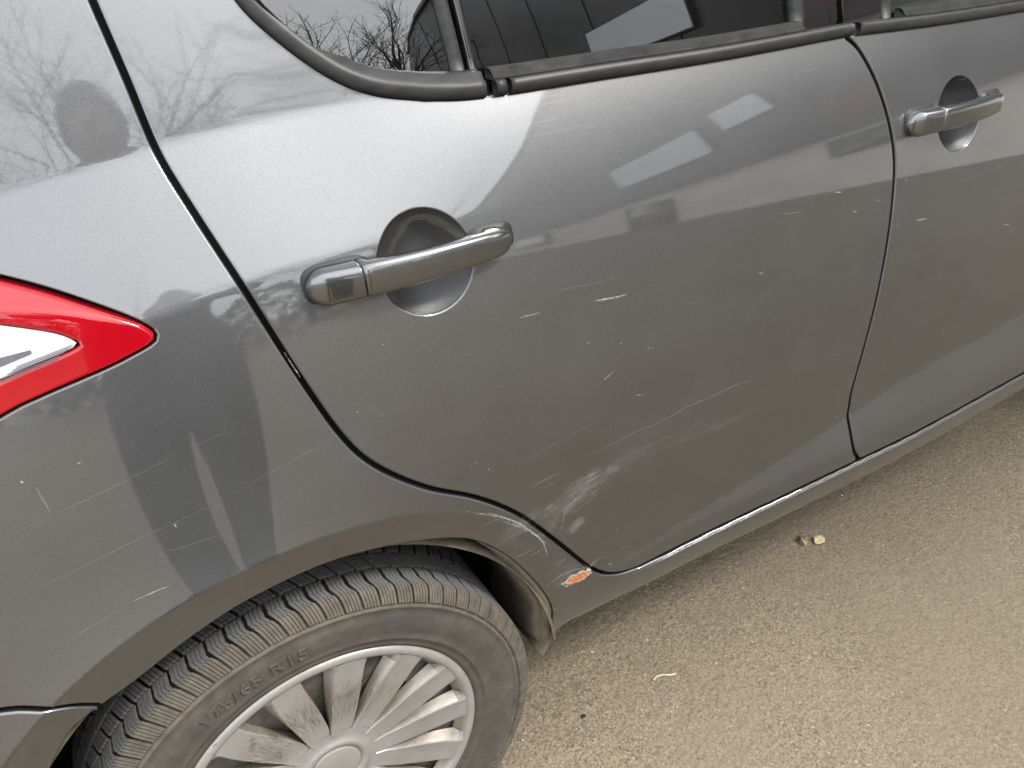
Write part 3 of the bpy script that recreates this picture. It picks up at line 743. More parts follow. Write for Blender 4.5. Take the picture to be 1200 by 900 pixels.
# the clear window of the lens and the red body around it
WHITE=curve([(-.45,1.045),(-.30,1.040),(-.20,1.018),(-.149,.996),(-.115,.980),(-.103,.971),(-.098,.9655),(-.103,.962),(-.130,.957),(-.166,.950),(-.25,.93),(-.45,.89)],.005)
RED=shrink(TAILC,.0014)
k=np.vstack([WHITE,[(-.46,.90),(-.46,1.04)]])
_t=TAIL[:,0]; _i=int(np.argmax(_t)); _top=TAIL[:_i+1]; _bot=TAIL[_i:][::-1]
def LS(x,z):
    x=np.atleast_1d(np.asarray(x,float)); z=np.atleast_1d(np.asarray(z,float)); xc=np.clip(x,-.5,-.038)
    zt=np.interp(xc,_top[:,0],_top[:,1]); zl=np.interp(xc,_bot[:,0],_bot[:,1])
    ym=S(x,zl)+(z-zl)*math.tan(rad(10)); yb=S(x,zt)-.001-(zt-z)*math.tan(rad(56))
    k=.003; d=(ym-yb)/k
    return np.minimum(S(x,z)+.004,np.where(d>30,ym,np.where(d<-30,yb,yb+k*np.log1p(np.exp(np.clip(d,-30,30))))))
def LN(x,z):
    hh=.0012; gx=(LS(x+hh,z)-LS(x-hh,z))/(2*hh); gz=(LS(x,z+hh)-LS(x,z-hh))/(2*hh)
    n=np.stack([gx,-np.ones_like(gx),gz],1); return n/np.linalg.norm(n,axis=1)[:,None]
red=panel('red_lens',RED,[k],LENS_RED,housing,step=.0035,e=.0035,depth=.014,yoff=-.0025,surf=LS,nrm=LN)
panel('clear_lens',shrink(k,.0004),[],LENS_CLEAR,housing,step=.010,e=.003,depth=.010,yoff=-.0022,surf=LS,nrm=LN)
ribbon('lamp_inlay',curve([(-.30,.955),(-.21,.962),(-.165,.966),(-.135,.969)],.004),np.concatenate([np.linspace(.03,.003,len(curve([(-.30,.955),(-.21,.962),(-.165,.966),(-.135,.969)],.004)))]),LENS_GREY,housing,-.0030,surf=LS)
for q_ in range(5):
    zz=.9655-.0022*q_; pp=np.stack([np.linspace(-.150,-.104,9)-.004*q_,np.linspace(zz-.006,zz+.0008,9)],1)
    ribbon('reflector_rib',pp,.0007,LENS_GREY,housing,-.0032,surf=LS)
# ================================================================ rear wheel
WZ=.288
def lathe(prof,n=180,a0=0,a1=2*math.pi,cx=0,cz=WZ):
    full=abs(a1-a0-2*math.pi)<1e-6; V=[]
    m=n if full else n+1
    for i in range(m):
        a=a0+(a1-a0)*i/n
        for r,y in prof: V.append((cx+r*math.cos(a),y,max(.001,cz+r*math.sin(a))))
    k=len(prof); F=[]
    for i in range(n):
        j=(i+1)%m
        for q in range(k-1): F.append((i*k+q,j*k+q,j*k+q+1,i*k+q+1))
    return V,F
def dense(pr,seg=.004):
    return [tuple(p) for p in resample(np.array(pr,float),seg)]
WHEEL=empty('wheel',(0,.1,0)); WHEEL.parent=CAR; WHEEL.matrix_parent_inverse=Matrix.Translation((-1.0,-.845,0))
WORLD_INV['wheel']=Matrix.Translation((0,-.1,0))
tp=[(.202,.042),(.203,.028),(.207,.0235),(.212,.0220),(.2135,.0205),(.2150,.0220),(.2230,.0185),(.2245,.0170),(.2260,.0180),(.238,.0145),(.256,.0120),(.266,.0128),(.2735,.0148),(.2750,.0134),(.2775,.0138),(.2790,.0162),(.2860,.0195),(.2935,.0235),(.2965,.0275),(.2975,.034),(.298,.06),(.298,.15),(.2975,.178),(.294,.190),(.272,.200),(.24,.204),(.21,.196),(.202,.185)]
V,F=lathe(tp,200); mesh('tyre',V,F,RUBBER,WHEEL)
# tread: one block per pitch; sipes split every block into lamellae
NB=78; PITCH=2*math.pi/NB
def skew(y): return -rad(2.6)*max(0,min(1,(.036-y)/.022))
def slat_mesh(name,pts,a_edges,drop,lean=0.,zig=0.):
    """prism strips following (r,y) pts, between angular edges"""
    V=[];F=[]
    for (a0,a1) in a_edges:
        n0=len(V); k=len(pts)
        for q,(r,y) in enumerate(pts):
            w=skew(y)+lean*(y-pts[0][1])+zig*(1 if q%2 else -1)
            for (a,rr) in ((a0,r),(a1,r)): V.append(((rr)*math.cos(a+w),y,(rr)*math.sin(a+w)))
            for (a,rr) in ((a0,r-drop),(a1,r-drop)): V.append(((rr)*math.cos(a+w),y+(.003 if y<.027 else 0),(rr)*math.sin(a+w)))
        for q in range(k-1):
            b=n0+4*q;c=b+4
            F+=[(b,b+1,c+1,c),(b+2,b,c,c+2),(b+1,b+3,c+3,c+1)]
        F+=[(n0+2,n0+3,n0+1,n0),(n0+4*(k-1),n0+4*(k-1)+1,n0+4*(k-1)+3,n0+4*(k-1)+2)]
    me=bpy.data.meshes.new(name); me.from_pydata(V,[],F); me.update(); me.materials.append(RUBBER); return me
def edges(n,w=.84,g=.055):
    e=[];t=PITCH*w; s=t/n
    for i in range(n): e.append((-t/2+i*s+s*g,-t/2+(i+1)*s-s*g))
    return e
me1=slat_mesh('tread_block',[(.3042,.0580),(.3044,.0520),(.3044,.0460),(.3044,.0400),(.3043,.0340),(.3036,.0280)],edges(4,.82,.07),.006,0,.0012)
me1b=slat_mesh('shoulder_lug',[(.3036,.0280),(.3018,.0240),(.2975,.0208),(.2905,.0172),(.2830,.0140)],edges(5,.90,.09),.004)
me2=slat_mesh('tread_block',[(.3043,.0635),(.3044,.0770),(.3044,.0900)],edges(4,.86,.08),.006,1.5)
me3=slat_mesh('tread_block',[(.3044,.0955),(.3044,.1100),(.3043,.1220)],edges(4,.86,.07),.006,-1.4)
def place(me,name,i,ph):
    o=bpy.data.objects.new(name,me); COL.objects.link(o); o.parent=WHEEL; o.matrix_parent_inverse=WORLD_INV['wheel']
    o.location=(0,0,WZ); o.rotation_euler=(0,-(i+ph)*PITCH,0); return o
lower=[]
for i in range(NB):
    a=(i*PITCH)%(2*math.pi)
    ad=math.degrees(a)
    if 215<ad<325:   # towards the road: never seen one by one, and squashed flat by the load
        lower.append(i); continue
    place(me1,'tread_block',i,0); place(me1b,'shoulder_lug',i,0); place(me2,'tread_block',i,.18)
mb=MB()
def addrot(me,i,ph):
    c,s=math.cos((i+ph)*PITCH),math.sin((i+ph)*PITCH)
    mb.add([(v.co.x*c-v.co.z*s,v.co.y,max(.0005,WZ+v.co.x*s+v.co.z*c)) for v in me.vertices],[tuple(p.vertices) for p in me.polygons])
for i in range(NB):
    addrot(me3,i,.05)
    if i in lower: addrot(me1,i,0); addrot(me1b,i,0); addrot(me2,i,.18)
for i in range(NB):   # inner half of the tread
    for (y0,y1,ph) in ((.128,.148,.3),(.153,.175,.1)):
        V=[];F=[]
        for (a0,a1) in edges(2,.86,.05):
            n0=len(V)
            for y in (y0,y1):
                for a in (a0,a1):
                    for r in (.304,.296): V.append((r*math.cos(a+(i+ph)*PITCH),y,max(.0005,WZ+r*math.sin(a+(i+ph)*PITCH))))
            F+=[tuple(n0+q for q in f) for f in ((0,2,6,4),(0,1,3,2),(4,6,7,5),(0,4,5,1),(2,3,7,6))]
        mb.add(V,F)
tag(mb.build('inner_tread',RUBBER,WHEEL),kind='stuff')
# moulded size marking on the tyre wall
def arc_text(txt,size,r0,a_mid,name,spacing=1.):
    cu=bpy.data.curves.new('t','FONT'); cu.body=txt; cu.size=size; cu.extrude=.0009; cu.align_x='CENTER'; cu.space_character=spacing; cu.resolution_u=3
    o=bpy.data.objects.new('t',cu); COL.objects.link(o); bpy.context.view_layer.update()
    me=bpy.data.meshes.new_from_object(o.evaluated_get(bpy.context.evaluated_depsgraph_get())); bpy.data.objects.remove(o)
    V=[]
    rp=np.array(tp); 
    for v in me.vertices:
        r=r0+v.co.y; a=a_mid-v.co.x/r0; y=float(np.interp(r,rp[:19,0],rp[:19,1]))
        V.append((r*math.cos(a),y-.0002-(v.co.z+.0007),WZ+r*math.sin(a)))
    F=[tuple(p.vertices) for p in me.polygons]; bpy.data.meshes.remove(me)
    return mesh(name,V,F,LETTER,WHEEL,False)
arc_text('175/65 R15',.026,.2385,rad(105),'size_marking',1.12)
# steel disc with round vent holes behind the cap
disc=circ((0,0),.196,96); NH=12; holes=[circ((.132*math.cos(2*math.pi*(k+.30)/NH),.132*math.sin(2*math.pi*(k+.30)/NH)),.0165,20) for k in range(NH)]
loops=[disc]+holes; vs_=[];ed=[]
for L in loops:
    n=len(vs_); vs_+=L.tolist(); ed+=[(n+i,n+(i+1)%len(L)) for i in range(len(L))]
vs_+=[(r*math.cos(a),r*math.sin(a)) for r in (.05,.09,.165) for a in np.linspace(0,2*math.pi,36,endpoint=False)]
r_=delaunay_2d_cdt([Vector(v) for v in vs_],ed,[],0,1e-6); V2=np.array([tuple(v) for v in r_[0]]); F=np.array(r_[2]); c=V2[F].mean(1)
kp=np.ones(len(F),bool)
for h in holes: kp&=~inside(c,h)
rr=np.hypot(V2[:,0],V2[:,1])
yy=.046+.006*np.sin(np.clip((rr-.05)/.15,0,1)*math.pi*2)
mesh('steel_disc',np.stack([V2[:,0],yy,V2[:,1]+WZ],1),F[kp].tolist(),STEEL,WHEEL)
V,F=lathe(dense([(.196,.06),(.185,.10),(.17,.15),(.17,.20)],.02),96); mesh('steel_rim',V,F,BLACK,WHEEL)
V,F=lathe(dense([(.0,.11),(.12,.11),(.125,.14)],.02),48); mesh('brake_drum',V,F,BLACK,WHEEL)
# wheel cover: outer ring, 14 blades, centre
def hy(r): return float(np.interp(r,[0,.05,.07,.10,.15,.19,.200,.204,.206],[.0335,.0325,.0320,.0295,.0255,.0225,.0210,.0220,.0250]))
V,F=lathe([(.1945,.038),(.1945,.0222),(.198,.0202),(.2030,.0198),(.2065,.0208),(.2085,.0235),(.2090,.032)],180); mesh('hubcap_rim',V,F,HUB,WHEEL)
NS=14; SP=2*math.pi/NS
def blade():
    R=np.concatenate([np.linspace(.057,.183,30),[.1845,.189,.1955]]); V=[];F=[]
    for r in R:
        t=min(1,max(0,(r-.074)/(.183-.074)))
        hole=(rad(9.8)*t**.75*(.183/max(r,.07))**.15) if r<=.1832 else rad(9.8)
        curl=rad(7.0)*(1-t)**1.5                       # inner tips trail
        shut=1 if r<=.1832 else 0
        wall=rad(4.0)*(.35+.65*t)*(.6+.4*min(1,(r-.05)/.05)); y=hy(r)
        dp=.013*min(1,max(0,(r-.060)/.025)); 
        if r>.1835: dp*=max(0,(.1955-r)/.0115)*.85
        a1=-curl            # straight edge of this slot
        aS=a1-hole*shut if shut else a1-rad(.3)        # foot of the sloping wall
        if r>.1835: aS=a1-hole
        aR=aS-wall          # ridge
        aE=a1-SP            # next slot's straight edge
        cols=[(aS,y+dp),(aS-wall*.5,y+dp*.42),(aR+rad(.35),y-.0002),(aR-rad(.35),y-.0012),(aR-rad(1.2),y-.0006),(.5*(aR+aE),y+.0003),(aE+rad(.5),y+.0012),(aE,y+.0020),(aE+rad(.15),y+max(dp,.004)+.004)]
        for a,yv in cols: V.append((r*math.cos(a),yv,r*math.sin(a)))
    m=9
    F=grid_faces(len(R),m)
    # pocket floor of the slot's outer end
    return V,F
Vb,Fb=blade(); meb=bpy.data.meshes.new('hubcap_spoke'); meb.from_pydata(Vb,[],Fb); meb.update(); meb.materials.append(HUB); meb.polygons.foreach_set('use_smooth',[True]*len(meb.polygons))
try: meb.set_sharp_from_angle(angle=rad(16))
except Exception: pass
# pocket at the outer end of each slot
mp=MB()
for k in range(1):
    V=[];n=9
    for i,r in enumerate((.1830,.1835,.189,.1950)):
        dp=(.0155,.0125,.0085,.0005)[i]
        for j in range(n):
            a=rad(1.0)-rad(14)*j/(n-1); V.append((r*math.cos(a),hy(r)+dp,r*math.sin(a)))
    mp.add(V,grid_faces(4,n))
mep=bpy.data.meshes.new('hubcap_pocket'); mep.from_pydata(mp.V,[],mp.F); mep.update(); mep.materials.append(HUB); mep.polygons.foreach_set('use_smooth',[True]*len(mep.polygons))
for k in range(NS):
    for nm,me in (('hubcap_spoke',meb),('hubcap_pocket',mep)):
        o=bpy.data.objects.new(nm,me); COL.objects.link(o); o.parent=WHEEL; o.matrix_parent_inverse=WORLD_INV['wheel']
        o.location=(0,0,WZ); o.rotation_euler=(0,-(k*SP+rad(119.5)),0)
V,F=lathe([(.0,.0310),(.030,.0305),(.0335,.0310),(.0345,.0332),(.0358,.0332),(.0370,.0305),(.0430,.0292),(.0465,.0305),(.0480,.0323),(.058,.0320),(.066,.0319)],120); mesh('hubcap_centre',V,[f for f in F],HUB,WHEEL)

# ---------------------------------------------------------------- wheel housing
a0,a1=rad(4),rad(205)
V=[];prof=[(.0205,.366),(.024,.372),(.05,.376),(.075,.373),(.085,.366),(.12,.365),(.125,.372),(.19,.372),(.195,.365),(.30,.365)]
n=70
for i in range(n+1):
    a=a0+(a1-a0)*i/n
    for y,r in prof:
        lobe=.0
        x=r*math.cos(a)*(.955 if math.cos(a)>0 else 1.0); z=.29+r*math.sin(a)*1.0
        V.append((x,y+max(0,(rad(30)-a))*.02*0,max(.21,z)))
mesh('wheel_arch_liner',V,grid_faces(n+1,len(prof)),LINER,CAR)
# muddy front lip of the liner, ending in a rounded flap below the sill
lip=curve([(.238,.586),(.284,.530),(.330,.443),(.349,.388),(.350,.350),(.352,.318),(.347,.297),(.334,.284)],.006)
w=np.interp(np.linspace(0,1,len(lip)),[0,.2,.6,.88,1],[.002,.014,.024,.030,.012])
V=[];F=[]
t=np.gradient(lip,axis=0); t/=np.linalg.norm(t,axis=1)[:,None]
for i,(x,z) in enumerate(lip):
    nx,nz=t[i,1],-t[i,0]   # towards the wheel
    nx,nz=(nx,nz) if nx<0 else (-nx,-nz)
    y0=float(S(max(x,.30),max(z,.335))[0])+.004
    for a,d in ((-.08,.016),(0,.001),(.12,-.0015),(.45,.004),(.55,.0075),(.62,.006),(.9,.016),(1.0,.024),(1.1,.06),(1.25,.12)): V.append((x+nx*w[i]*a,y0+d,z+nz*w[i]*a))
mesh('liner_lip',V,[f for f in grid_faces(len(lip),10)],LINER,CAR)
V,F=lathe([(.0,.30),(.37,.30)],60,a0,a1,0,.29); mesh('inner_arch_wall',V,F,BLACK,CAR)
mb=MB(); mb.box((.46,.22,.33),(.05,.10,.09)); mb.build('arch_bulkhead',BLACK,CAR); mb=MB(); mb.box((-.46,.25,.32),(.06,.12,.14)); mb.build('arch_bulkhead',BLACK,CAR)

# ---------------------------------------------------------------- front wheel and far wheels (out of the photograph)
PLAINR=simple('plain_tyre_rubber',(.045,.042,.039),.8); PLAINS=simple('plain_silver',(.27,.265,.255),.4,.3)
def plain_wheel(cx,mirror):
    w=empty('wheel',(cx,.1 if not mirror else ZG-.1,0)); w.parent=CAR; w.matrix_parent_inverse=Matrix.Translation((-1.0,-.845,0))
    inv=Matrix.Translation((-cx,-(.1 if not mirror else ZG-.1),0)); WORLD_INV[w.name]=inv
    def Y(V): return [(v[0],ZG-v[1] if mirror else v[1],v[2]) for v in V]
    q=tp[:19]+[(.3,.06),(.3,.17)]+tp[-5:]
    V,F=lathe(q,90,0,2*math.pi,cx); mesh('tyre',Y(V),F if not mirror else [f[::-1] for f in F],PLAINR,w)
    V,F=lathe([(.1945,.038),(.1945,.0222),(.198,.0202),(.2030,.0198),(.2065,.0208),(.2085,.0235),(.2090,.032)],90,0,2*math.pi,cx); mesh('hubcap_rim',Y(V),F if not mirror else [f[::-1] for f in F],PLAINS,w)
    V,F=lathe([(0,.031),(.034,.031),(.037,.0305),(.043,.0292),(.048,.0323),(.066,.0319)],60,0,2*math.pi,cx); mesh('hubcap_centre',Y(V),F if not mirror else [f[::-1] for f in F],PLAINS,w)
    V,F=lathe([(0,.056),(.1945,.052),(.197,.06)],60,0,2*math.pi,cx); mesh('steel_disc',Y(V),F,STEEL,w)
    if not mirror:
        for k in range(NS):
            o=bpy.data.objects.new('hubcap_spoke',meb); COL.objects.link(o); o.parent=w; o.matrix_parent_inverse=inv; o.location=(cx,0,WZ); o.rotation_euler=(0,-(k*SP+rad(111)),0)
            o.material_slots[0].link='OBJECT'; o.material_slots[0].material=PLAINS
FW=plain_wheel(2.43,False); plain_wheel(0,True); plain_wheel(2.43,True)
SCRATCHES=[
  ('rear',1,3.0,[(0.4348, 0.8568), (0.4521, 0.8552), (0.468, 0.8529), (0.4827, 0.8522)]),
  ('rear',0,4.0,[(0.3295, 0.8665), (0.3437, 0.8655), (0.3602, 0.8646)]),
  ('rear',0,0.6,[(0.3403, 0.834), (0.3482, 0.8379), (0.3604, 0.8403)]),
  ('rear',0,0.7,[(0.3427, 0.8159), (0.3509, 0.8152), (0.3571, 0.8121)]),
  ('rear',1,1.8,[(0.4374, 0.7504), (0.4467, 0.7535), (0.4553, 0.7569)]),
  ('rear',0,0.6,[(0.4553, 0.7569), (0.4633, 0.7606), (0.4739, 0.7661)]),
  ('rear',1,1.3,[(0.4882, 0.7112), (0.5031, 0.7044)]),
  ('rear',0,1.1,[(0.5625, 0.8147), (0.586, 0.8118), (0.6157, 0.8099)]),
  ('rear',0,1.8,[(0.4088, 0.646), (0.4383, 0.649), (0.4865, 0.6533), (0.5329, 0.6521), (0.5787, 0.6588), (0.6265, 0.6584), (0.6678, 0.6555)]),
  ('rear',0,1.5,[(0.5729, 0.6586), (0.6063, 0.6588), (0.6677, 0.6573)]),
  ('rear',0,1.2,[(0.296, 0.6832), (0.34, 0.6853), (0.3856, 0.6891), (0.4398, 0.6986)]),
  ('rear',1,1.8,[(0.4187, 0.8086), (0.4224, 0.8069)]),
  ('rear',1,1.8,[(0.4665, 0.7915), (0.4705, 0.7909)]),
  ('rear',1,2.0,[(0.5098, 0.7724), (0.5143, 0.7703)]),
  ('rear',1,1.2,[(0.5175, 0.7708), (0.52, 0.7703)]),
  ('rear',0,1.6,[(0.5785, 0.5673), (0.5832, 0.56), (0.5898, 0.5551)]),
  ('rear',0,1.8,[(0.5727, 0.6646), (0.5807, 0.6591)]),
  ('rear',0,1.2,[(0.3766, 0.8218), (0.3821, 0.8215)]),
  ('rear',0,0.8,[(0.3639, 0.8823), (0.3907, 0.8832), (0.4422, 0.8779), (0.4804, 0.8757)]),
  ('rear',0,1.0,[(0.4852, 0.6056), (0.5346, 0.6026), (0.5817, 0.605), (0.6692, 0.5994)]),
  ('rear',0,1.0,[(0.4558, 0.6149), (0.4961, 0.6191), (0.5493, 0.6204), (0.5889, 0.617)]),
  ('rear',0,0.6,[(0.3915, 0.4796), (0.4135, 0.4949), (0.4394, 0.5083), (0.4655, 0.5195), (0.4846, 0.5222)]),
  ('rear',0,0.8,[(0.5075, 0.5292), (0.5635, 0.5287), (0.6223, 0.5259), (0.6883, 0.523), (0.7522, 0.5244)]),
  ('rear',0,2.6,[(0.3168, 0.635), (0.3266, 0.6373), (0.3398, 0.6387), (0.3663, 0.6398)]),
  ('rear',1,1.0,[(0.3324, 0.6266), (0.344, 0.6274), (0.3557, 0.6283)]),
  ('rear',1,0.7,[(0.36, 0.5364), (0.3648, 0.5495), (0.3695, 0.5721)]),
  ('rear',1,1.0,[(0.458, 0.4879), (0.4611, 0.4947)]),
  ('rear',1,2.0,[(0.4461, 0.4276), (0.4549, 0.4208)]),
  ('rear',0,2.4,[(0.4498, 0.4332), (0.465, 0.4447), (0.4887, 0.4471)]),
  ('rear',0,1.2,[(0.7267, 0.4351), (0.746, 0.4374)]),
  ('quarter',1,1.6,[(0.4875, 0.3652), (0.4899, 0.3693), (0.4955, 0.365)]),
  ('quarter',1,3.6,[(0.2553, 0.6267), (0.2762, 0.6091), (0.3, 0.5854), (0.3223, 0.5539), (0.338, 0.5294)]),
  ('quarter',1,1.8,[(0.3223, 0.5539), (0.334, 0.5316), (0.3406, 0.503)]),
  ('quarter',0,3.0,[(0.2844, 0.5301), (0.3043, 0.5301), (0.3218, 0.5318)]),
  ('quarter',0,5.0,[(0.3376, 0.4418), (0.3591, 0.4523), (0.3836, 0.4507), (0.4109, 0.4418)]),
  ('quarter',0,2.2,[(0.2396, 0.6102), (0.2576, 0.6099), (0.2739, 0.6117)]),
  ('quarter',0,2.4,[(0.3107, 0.5191), (0.3277, 0.5219), (0.338, 0.5245)]),
  ('quarter',0,1.6,[(0.2854, 0.5494), (0.3049, 0.5467)]),
  ('quarter',1,2.0,[(0.3494, 0.3858), (0.3553, 0.3859)]),
  ('quarter',0,0.8,[(-0.2047, 0.8149), (-0.1717, 0.8203), (-0.1258, 0.8289), (-0.0821, 0.8373), (-0.0514, 0.843)]),
  ('quarter',0,0.6,[(-0.0514, 0.843), (-0.0201, 0.8474), (0.0028, 0.8487)]),
  ('quarter',0,0.7,[(-0.2204, 0.7521), (-0.1932, 0.7589), (-0.1662, 0.7638), (-0.1186, 0.7724), (-0.0697, 0.7787), (-0.0094, 0.7871)]),
  ('quarter',0,0.7,[(-0.0094, 0.7871), (0.0041, 0.7892)]),
  ('quarter',1,1.3,[(-0.1379, 0.7143), (-0.1215, 0.7168), (-0.1014, 0.7181)]),
  ('quarter',1,1.6,[(-0.079, 0.7777), (-0.0784, 0.7716)]),
  ('quarter',0,2.2,[(-0.1731, 0.8505), (-0.1723, 0.8382), (-0.1706, 0.8233)]),
  ('quarter',1,2.4,[(-0.1824, 0.8602), (-0.1807, 0.858)]),
  ('quarter',1,1.2,[(-0.1364, 0.8611), (-0.1321, 0.8622)]),
  ('quarter',0,0.7,[(-0.0299, 0.8419), (-0.0348, 0.8163), (-0.0328, 0.7863)]),
  ('quarter',0,0.8,[(-0.2091, 0.6928), (-0.184, 0.7012), (-0.1466, 0.7112)]),
  ('quarter',0,0.6,[(-0.1114, 0.7532), (-0.0844, 0.7517), (-0.0523, 0.7505), (-0.0204, 0.7516)]),
  ('quarter',0,0.7,[(0.0243, 0.927), (0.0342, 0.9385), (0.0434, 0.9476)]),
  ('quarter',0,0.7,[(0.0049, 0.7917), (0.0466, 0.798), (0.0903, 0.8053)]),
  ('rear',0,0.7,[(0.1365, 0.8113), (0.1597, 0.809), (0.1887, 0.8065)]),
  ('rear',0,0.7,[(0.2055, 0.805), (0.2154, 0.8078)]),
  ('rear',1,1.6,[(0.1922, 0.8091), (0.1939, 0.8074)]),
  ('rear',1,1.6,[(0.1924, 0.7681), (0.1942, 0.7663)]),
  ('rear',1,1.6,[(0.2455, 0.8442), (0.2473, 0.8426)]),
  ('rear',1,1.6,[(0.259, 0.7692), (0.261, 0.7673)]),
  ('rear',1,1.6,[(0.2578, 0.7574), (0.2598, 0.7555)]),
  ('rear',1,1.6,[(0.2405, 0.707), (0.2425, 0.7049)]),
  ('rear',1,1.6,[(0.2465, 0.708), (0.2486, 0.7058)]),
  ('rear',1,1.6,[(0.2621, 0.691), (0.2643, 0.6888)]),
  ('rear',1,1.6,[(0.1215, 0.8237), (0.123, 0.8221)]),
  ('rear',1,1.6,[(0.1654, 0.8856), (0.167, 0.8841)]),
  ('rear',1,1.2,[(0.0665, 0.9081), (0.0702, 0.8943), (0.075, 0.8787)]),
  ('rear',1,1.8,[(0.7066, 0.8204), (0.7184, 0.8173)]),
  ('rear',0,1.8,[(0.9449, 0.8679), (0.9668, 0.8608)]),
  ('rear',1,2.0,[(0.8593, 0.8975), (0.8718, 0.8942)]),
  ('rear',1,2.0,[(0.898, 0.8622), (0.9064, 0.8587)]),
  ('rear',0,2.0,[(0.7513, 0.8903), (0.7934, 0.8846)]),
  ('rear',0,1.2,[(0.8664, 0.6404), (0.8989, 0.6341), (0.9281, 0.632)]),
  ('rear',0,2.2,[(0.6277, 0.6606), (0.6641, 0.6607), (0.7074, 0.6564)]),
  ('front',1,3.2,[(1.0471, 0.8142), (1.0744, 0.8113)]),
  ('front',0,1.0,[(1.0757, 0.8119), (1.1317, 0.8091)]),
  ('front',0,1.0,[(1.039, 0.8102), (1.0696, 0.8073)]),
  ('front',1,2.6,[(1.2979, 0.7494), (1.3181, 0.7441)]),
  ('front',0,3.0,[(1.2559, 0.8565), (1.2722, 0.8512)]),
  ('front',0,1.0,[(1.0049, 0.7526), (1.0581, 0.7543), (1.1167, 0.7574)]),
  ('front',0,1.1,[(1.1112, 0.853), (1.1676, 0.8527), (1.2191, 0.8509)]),
  ('front',1,2.2,[(1.0154, 0.8847), (1.019, 0.8792)]),
  ('front',1,2.0,[(1.0008, 0.8191), (1.0059, 0.8137)]),
  ('front',1,2.0,[(1.3307, 0.7305), (1.34, 0.7273)]),
  ('front',1,2.2,[(1.1768, 0.5797), (1.1837, 0.5758)]),
  ('front',1,2.2,[(1.3458, 0.5354), (1.3531, 0.5312)]),
  ('front',1,2.2,[(1.1206, 0.5116), (1.1245, 0.5089)]),
]
# ================================================================ paint scratches: thin ribbons a hair above the lacquer
def scratch_obj(items,name,mat,parent):
    mb=MB()
    for P,w in items:
        P=np.asarray(P,float); P=resample(P,min(.012,max(.002,np.linalg.norm(P[-1]-P[0])/6)))
        P=P+RNG.normal(0,.00012,P.shape)
        n=len(P); ww=w*.001*(np.sin(np.linspace(.12,math.pi-.12,n))**.6)*RNG.uniform(.7,1.15,n)
        V,F=ribbon(None,P,ww,None,None,-.00035); mb.add(V,F)
    return mb.build(name,mat,parent)
PAR={'rear':REAR_DOOR,'front':FRONT_DOOR,'quarter':QUARTER}
for pan in PAR:
    for s,mat in ((1,SCR),(0,SCR_F)):
        it=[(p,w*(.85 if s else .65)) for (q,t,w,p) in SCRATCHES if q==pan and t==s]
        for p,w in it:
            if len(p)>2 and s: scratch_obj([(p,w)],'paint_scratch',mat,PAR[pan])
        rest=[(p,w) for p,w in it if not(len(p)>2 and s)]
        if rest: tag(scratch_obj(rest,'paint_scratches',mat,PAR[pan]),kind='stuff')
# rubbed patches: many parallel hairlines
def rub(c,u,n,su,sv,lmin,lmax,w,mat,parent,bend=0):
    u=np.array(u)/np.hypot(*u); v=np.array((-u[1],u[0])); it=[]
    for k in range(n):
        a=np.array(c)+u*RNG.normal(0,su)+v*RNG.normal(0,sv); l=RNG.uniform(lmin,lmax)
        it.append(([a-u*l/2,a+v*bend*l,a+u*l/2],RNG.uniform(.3,1)*w))
    return tag(scratch_obj(it,'rubbed_patch',mat,parent),kind='stuff')
D1=(1,.26)
rub((.385,.592),D1,26,.026,.016,.008,.040,.5,SCR_F,REAR_DOOR); rub((.43,.600),D1,16,.030,.010,.010,.050,.5,SCR_F,REAR_DOOR); rub((.405,.585),D1,14,.022,.012,.008,.030,.55,SCR,REAR_DOOR)
rub((.352,.590),D1,22,.012,.010,.004,.016,.6,SCR_F,REAR_DOOR); rub((.386,.536),D1,34,.009,.006,.004,.014,.6,SCR_F,REAR_DOOR); rub((.386,.534),D1,12,.006,.004,.004,.010,.6,SCR,REAR_DOOR)
rub((.56,.607),(1,-.02),6,.070,.010,.030,.10,.5,SCR_F,REAR_DOOR); rub((.64,.60),(1,-.02),5,.08,.012,.04,.12,.45,SCR_F,REAR_DOOR); rub((.52,.64),(1,.02),8,.10,.03,.05,.15,.4,SCR_F,REAR_DOOR)
rub((.30,.578),(1,.30),60,.020,.010,.005,.025,.7,SCR_F,QUARTER); rub((.365,.470),(1,.4),60,.010,.012,.005,.02,.7,SCR_F,QUARTER); rub((.375,.44),(1,.25),40,.014,.006,.005,.018,.7,SCR_F,QUARTER)
rub((.297,.582),(1,-1.05),70,.020,.0012,.002,.008,.9,SCR,QUARTER); rub((.252,.626),(1,-.75),30,.012,.0012,.002,.007,.8,SCR,QUARTER); rub((.62,.43),(1,.05),12,.15,.012,.02,.06,.5,SCR_F,REAR_DOOR)
rub((.42,.445),(1,.5),30,.006,.003,.002,.006,.8,SCR,REAR_DOOR)

# ================================================================ ground
gr=MB(); gs=300
V=[(-gs,-gs,-.006),(gs,-gs,-.006),(gs,gs,-.006),(-gs,gs,-.006)]
tag(mesh('ground',V,[(0,1,2,3)],ASPHALT,None,False),'grey asphalt of the car park','ground',kind='structure')
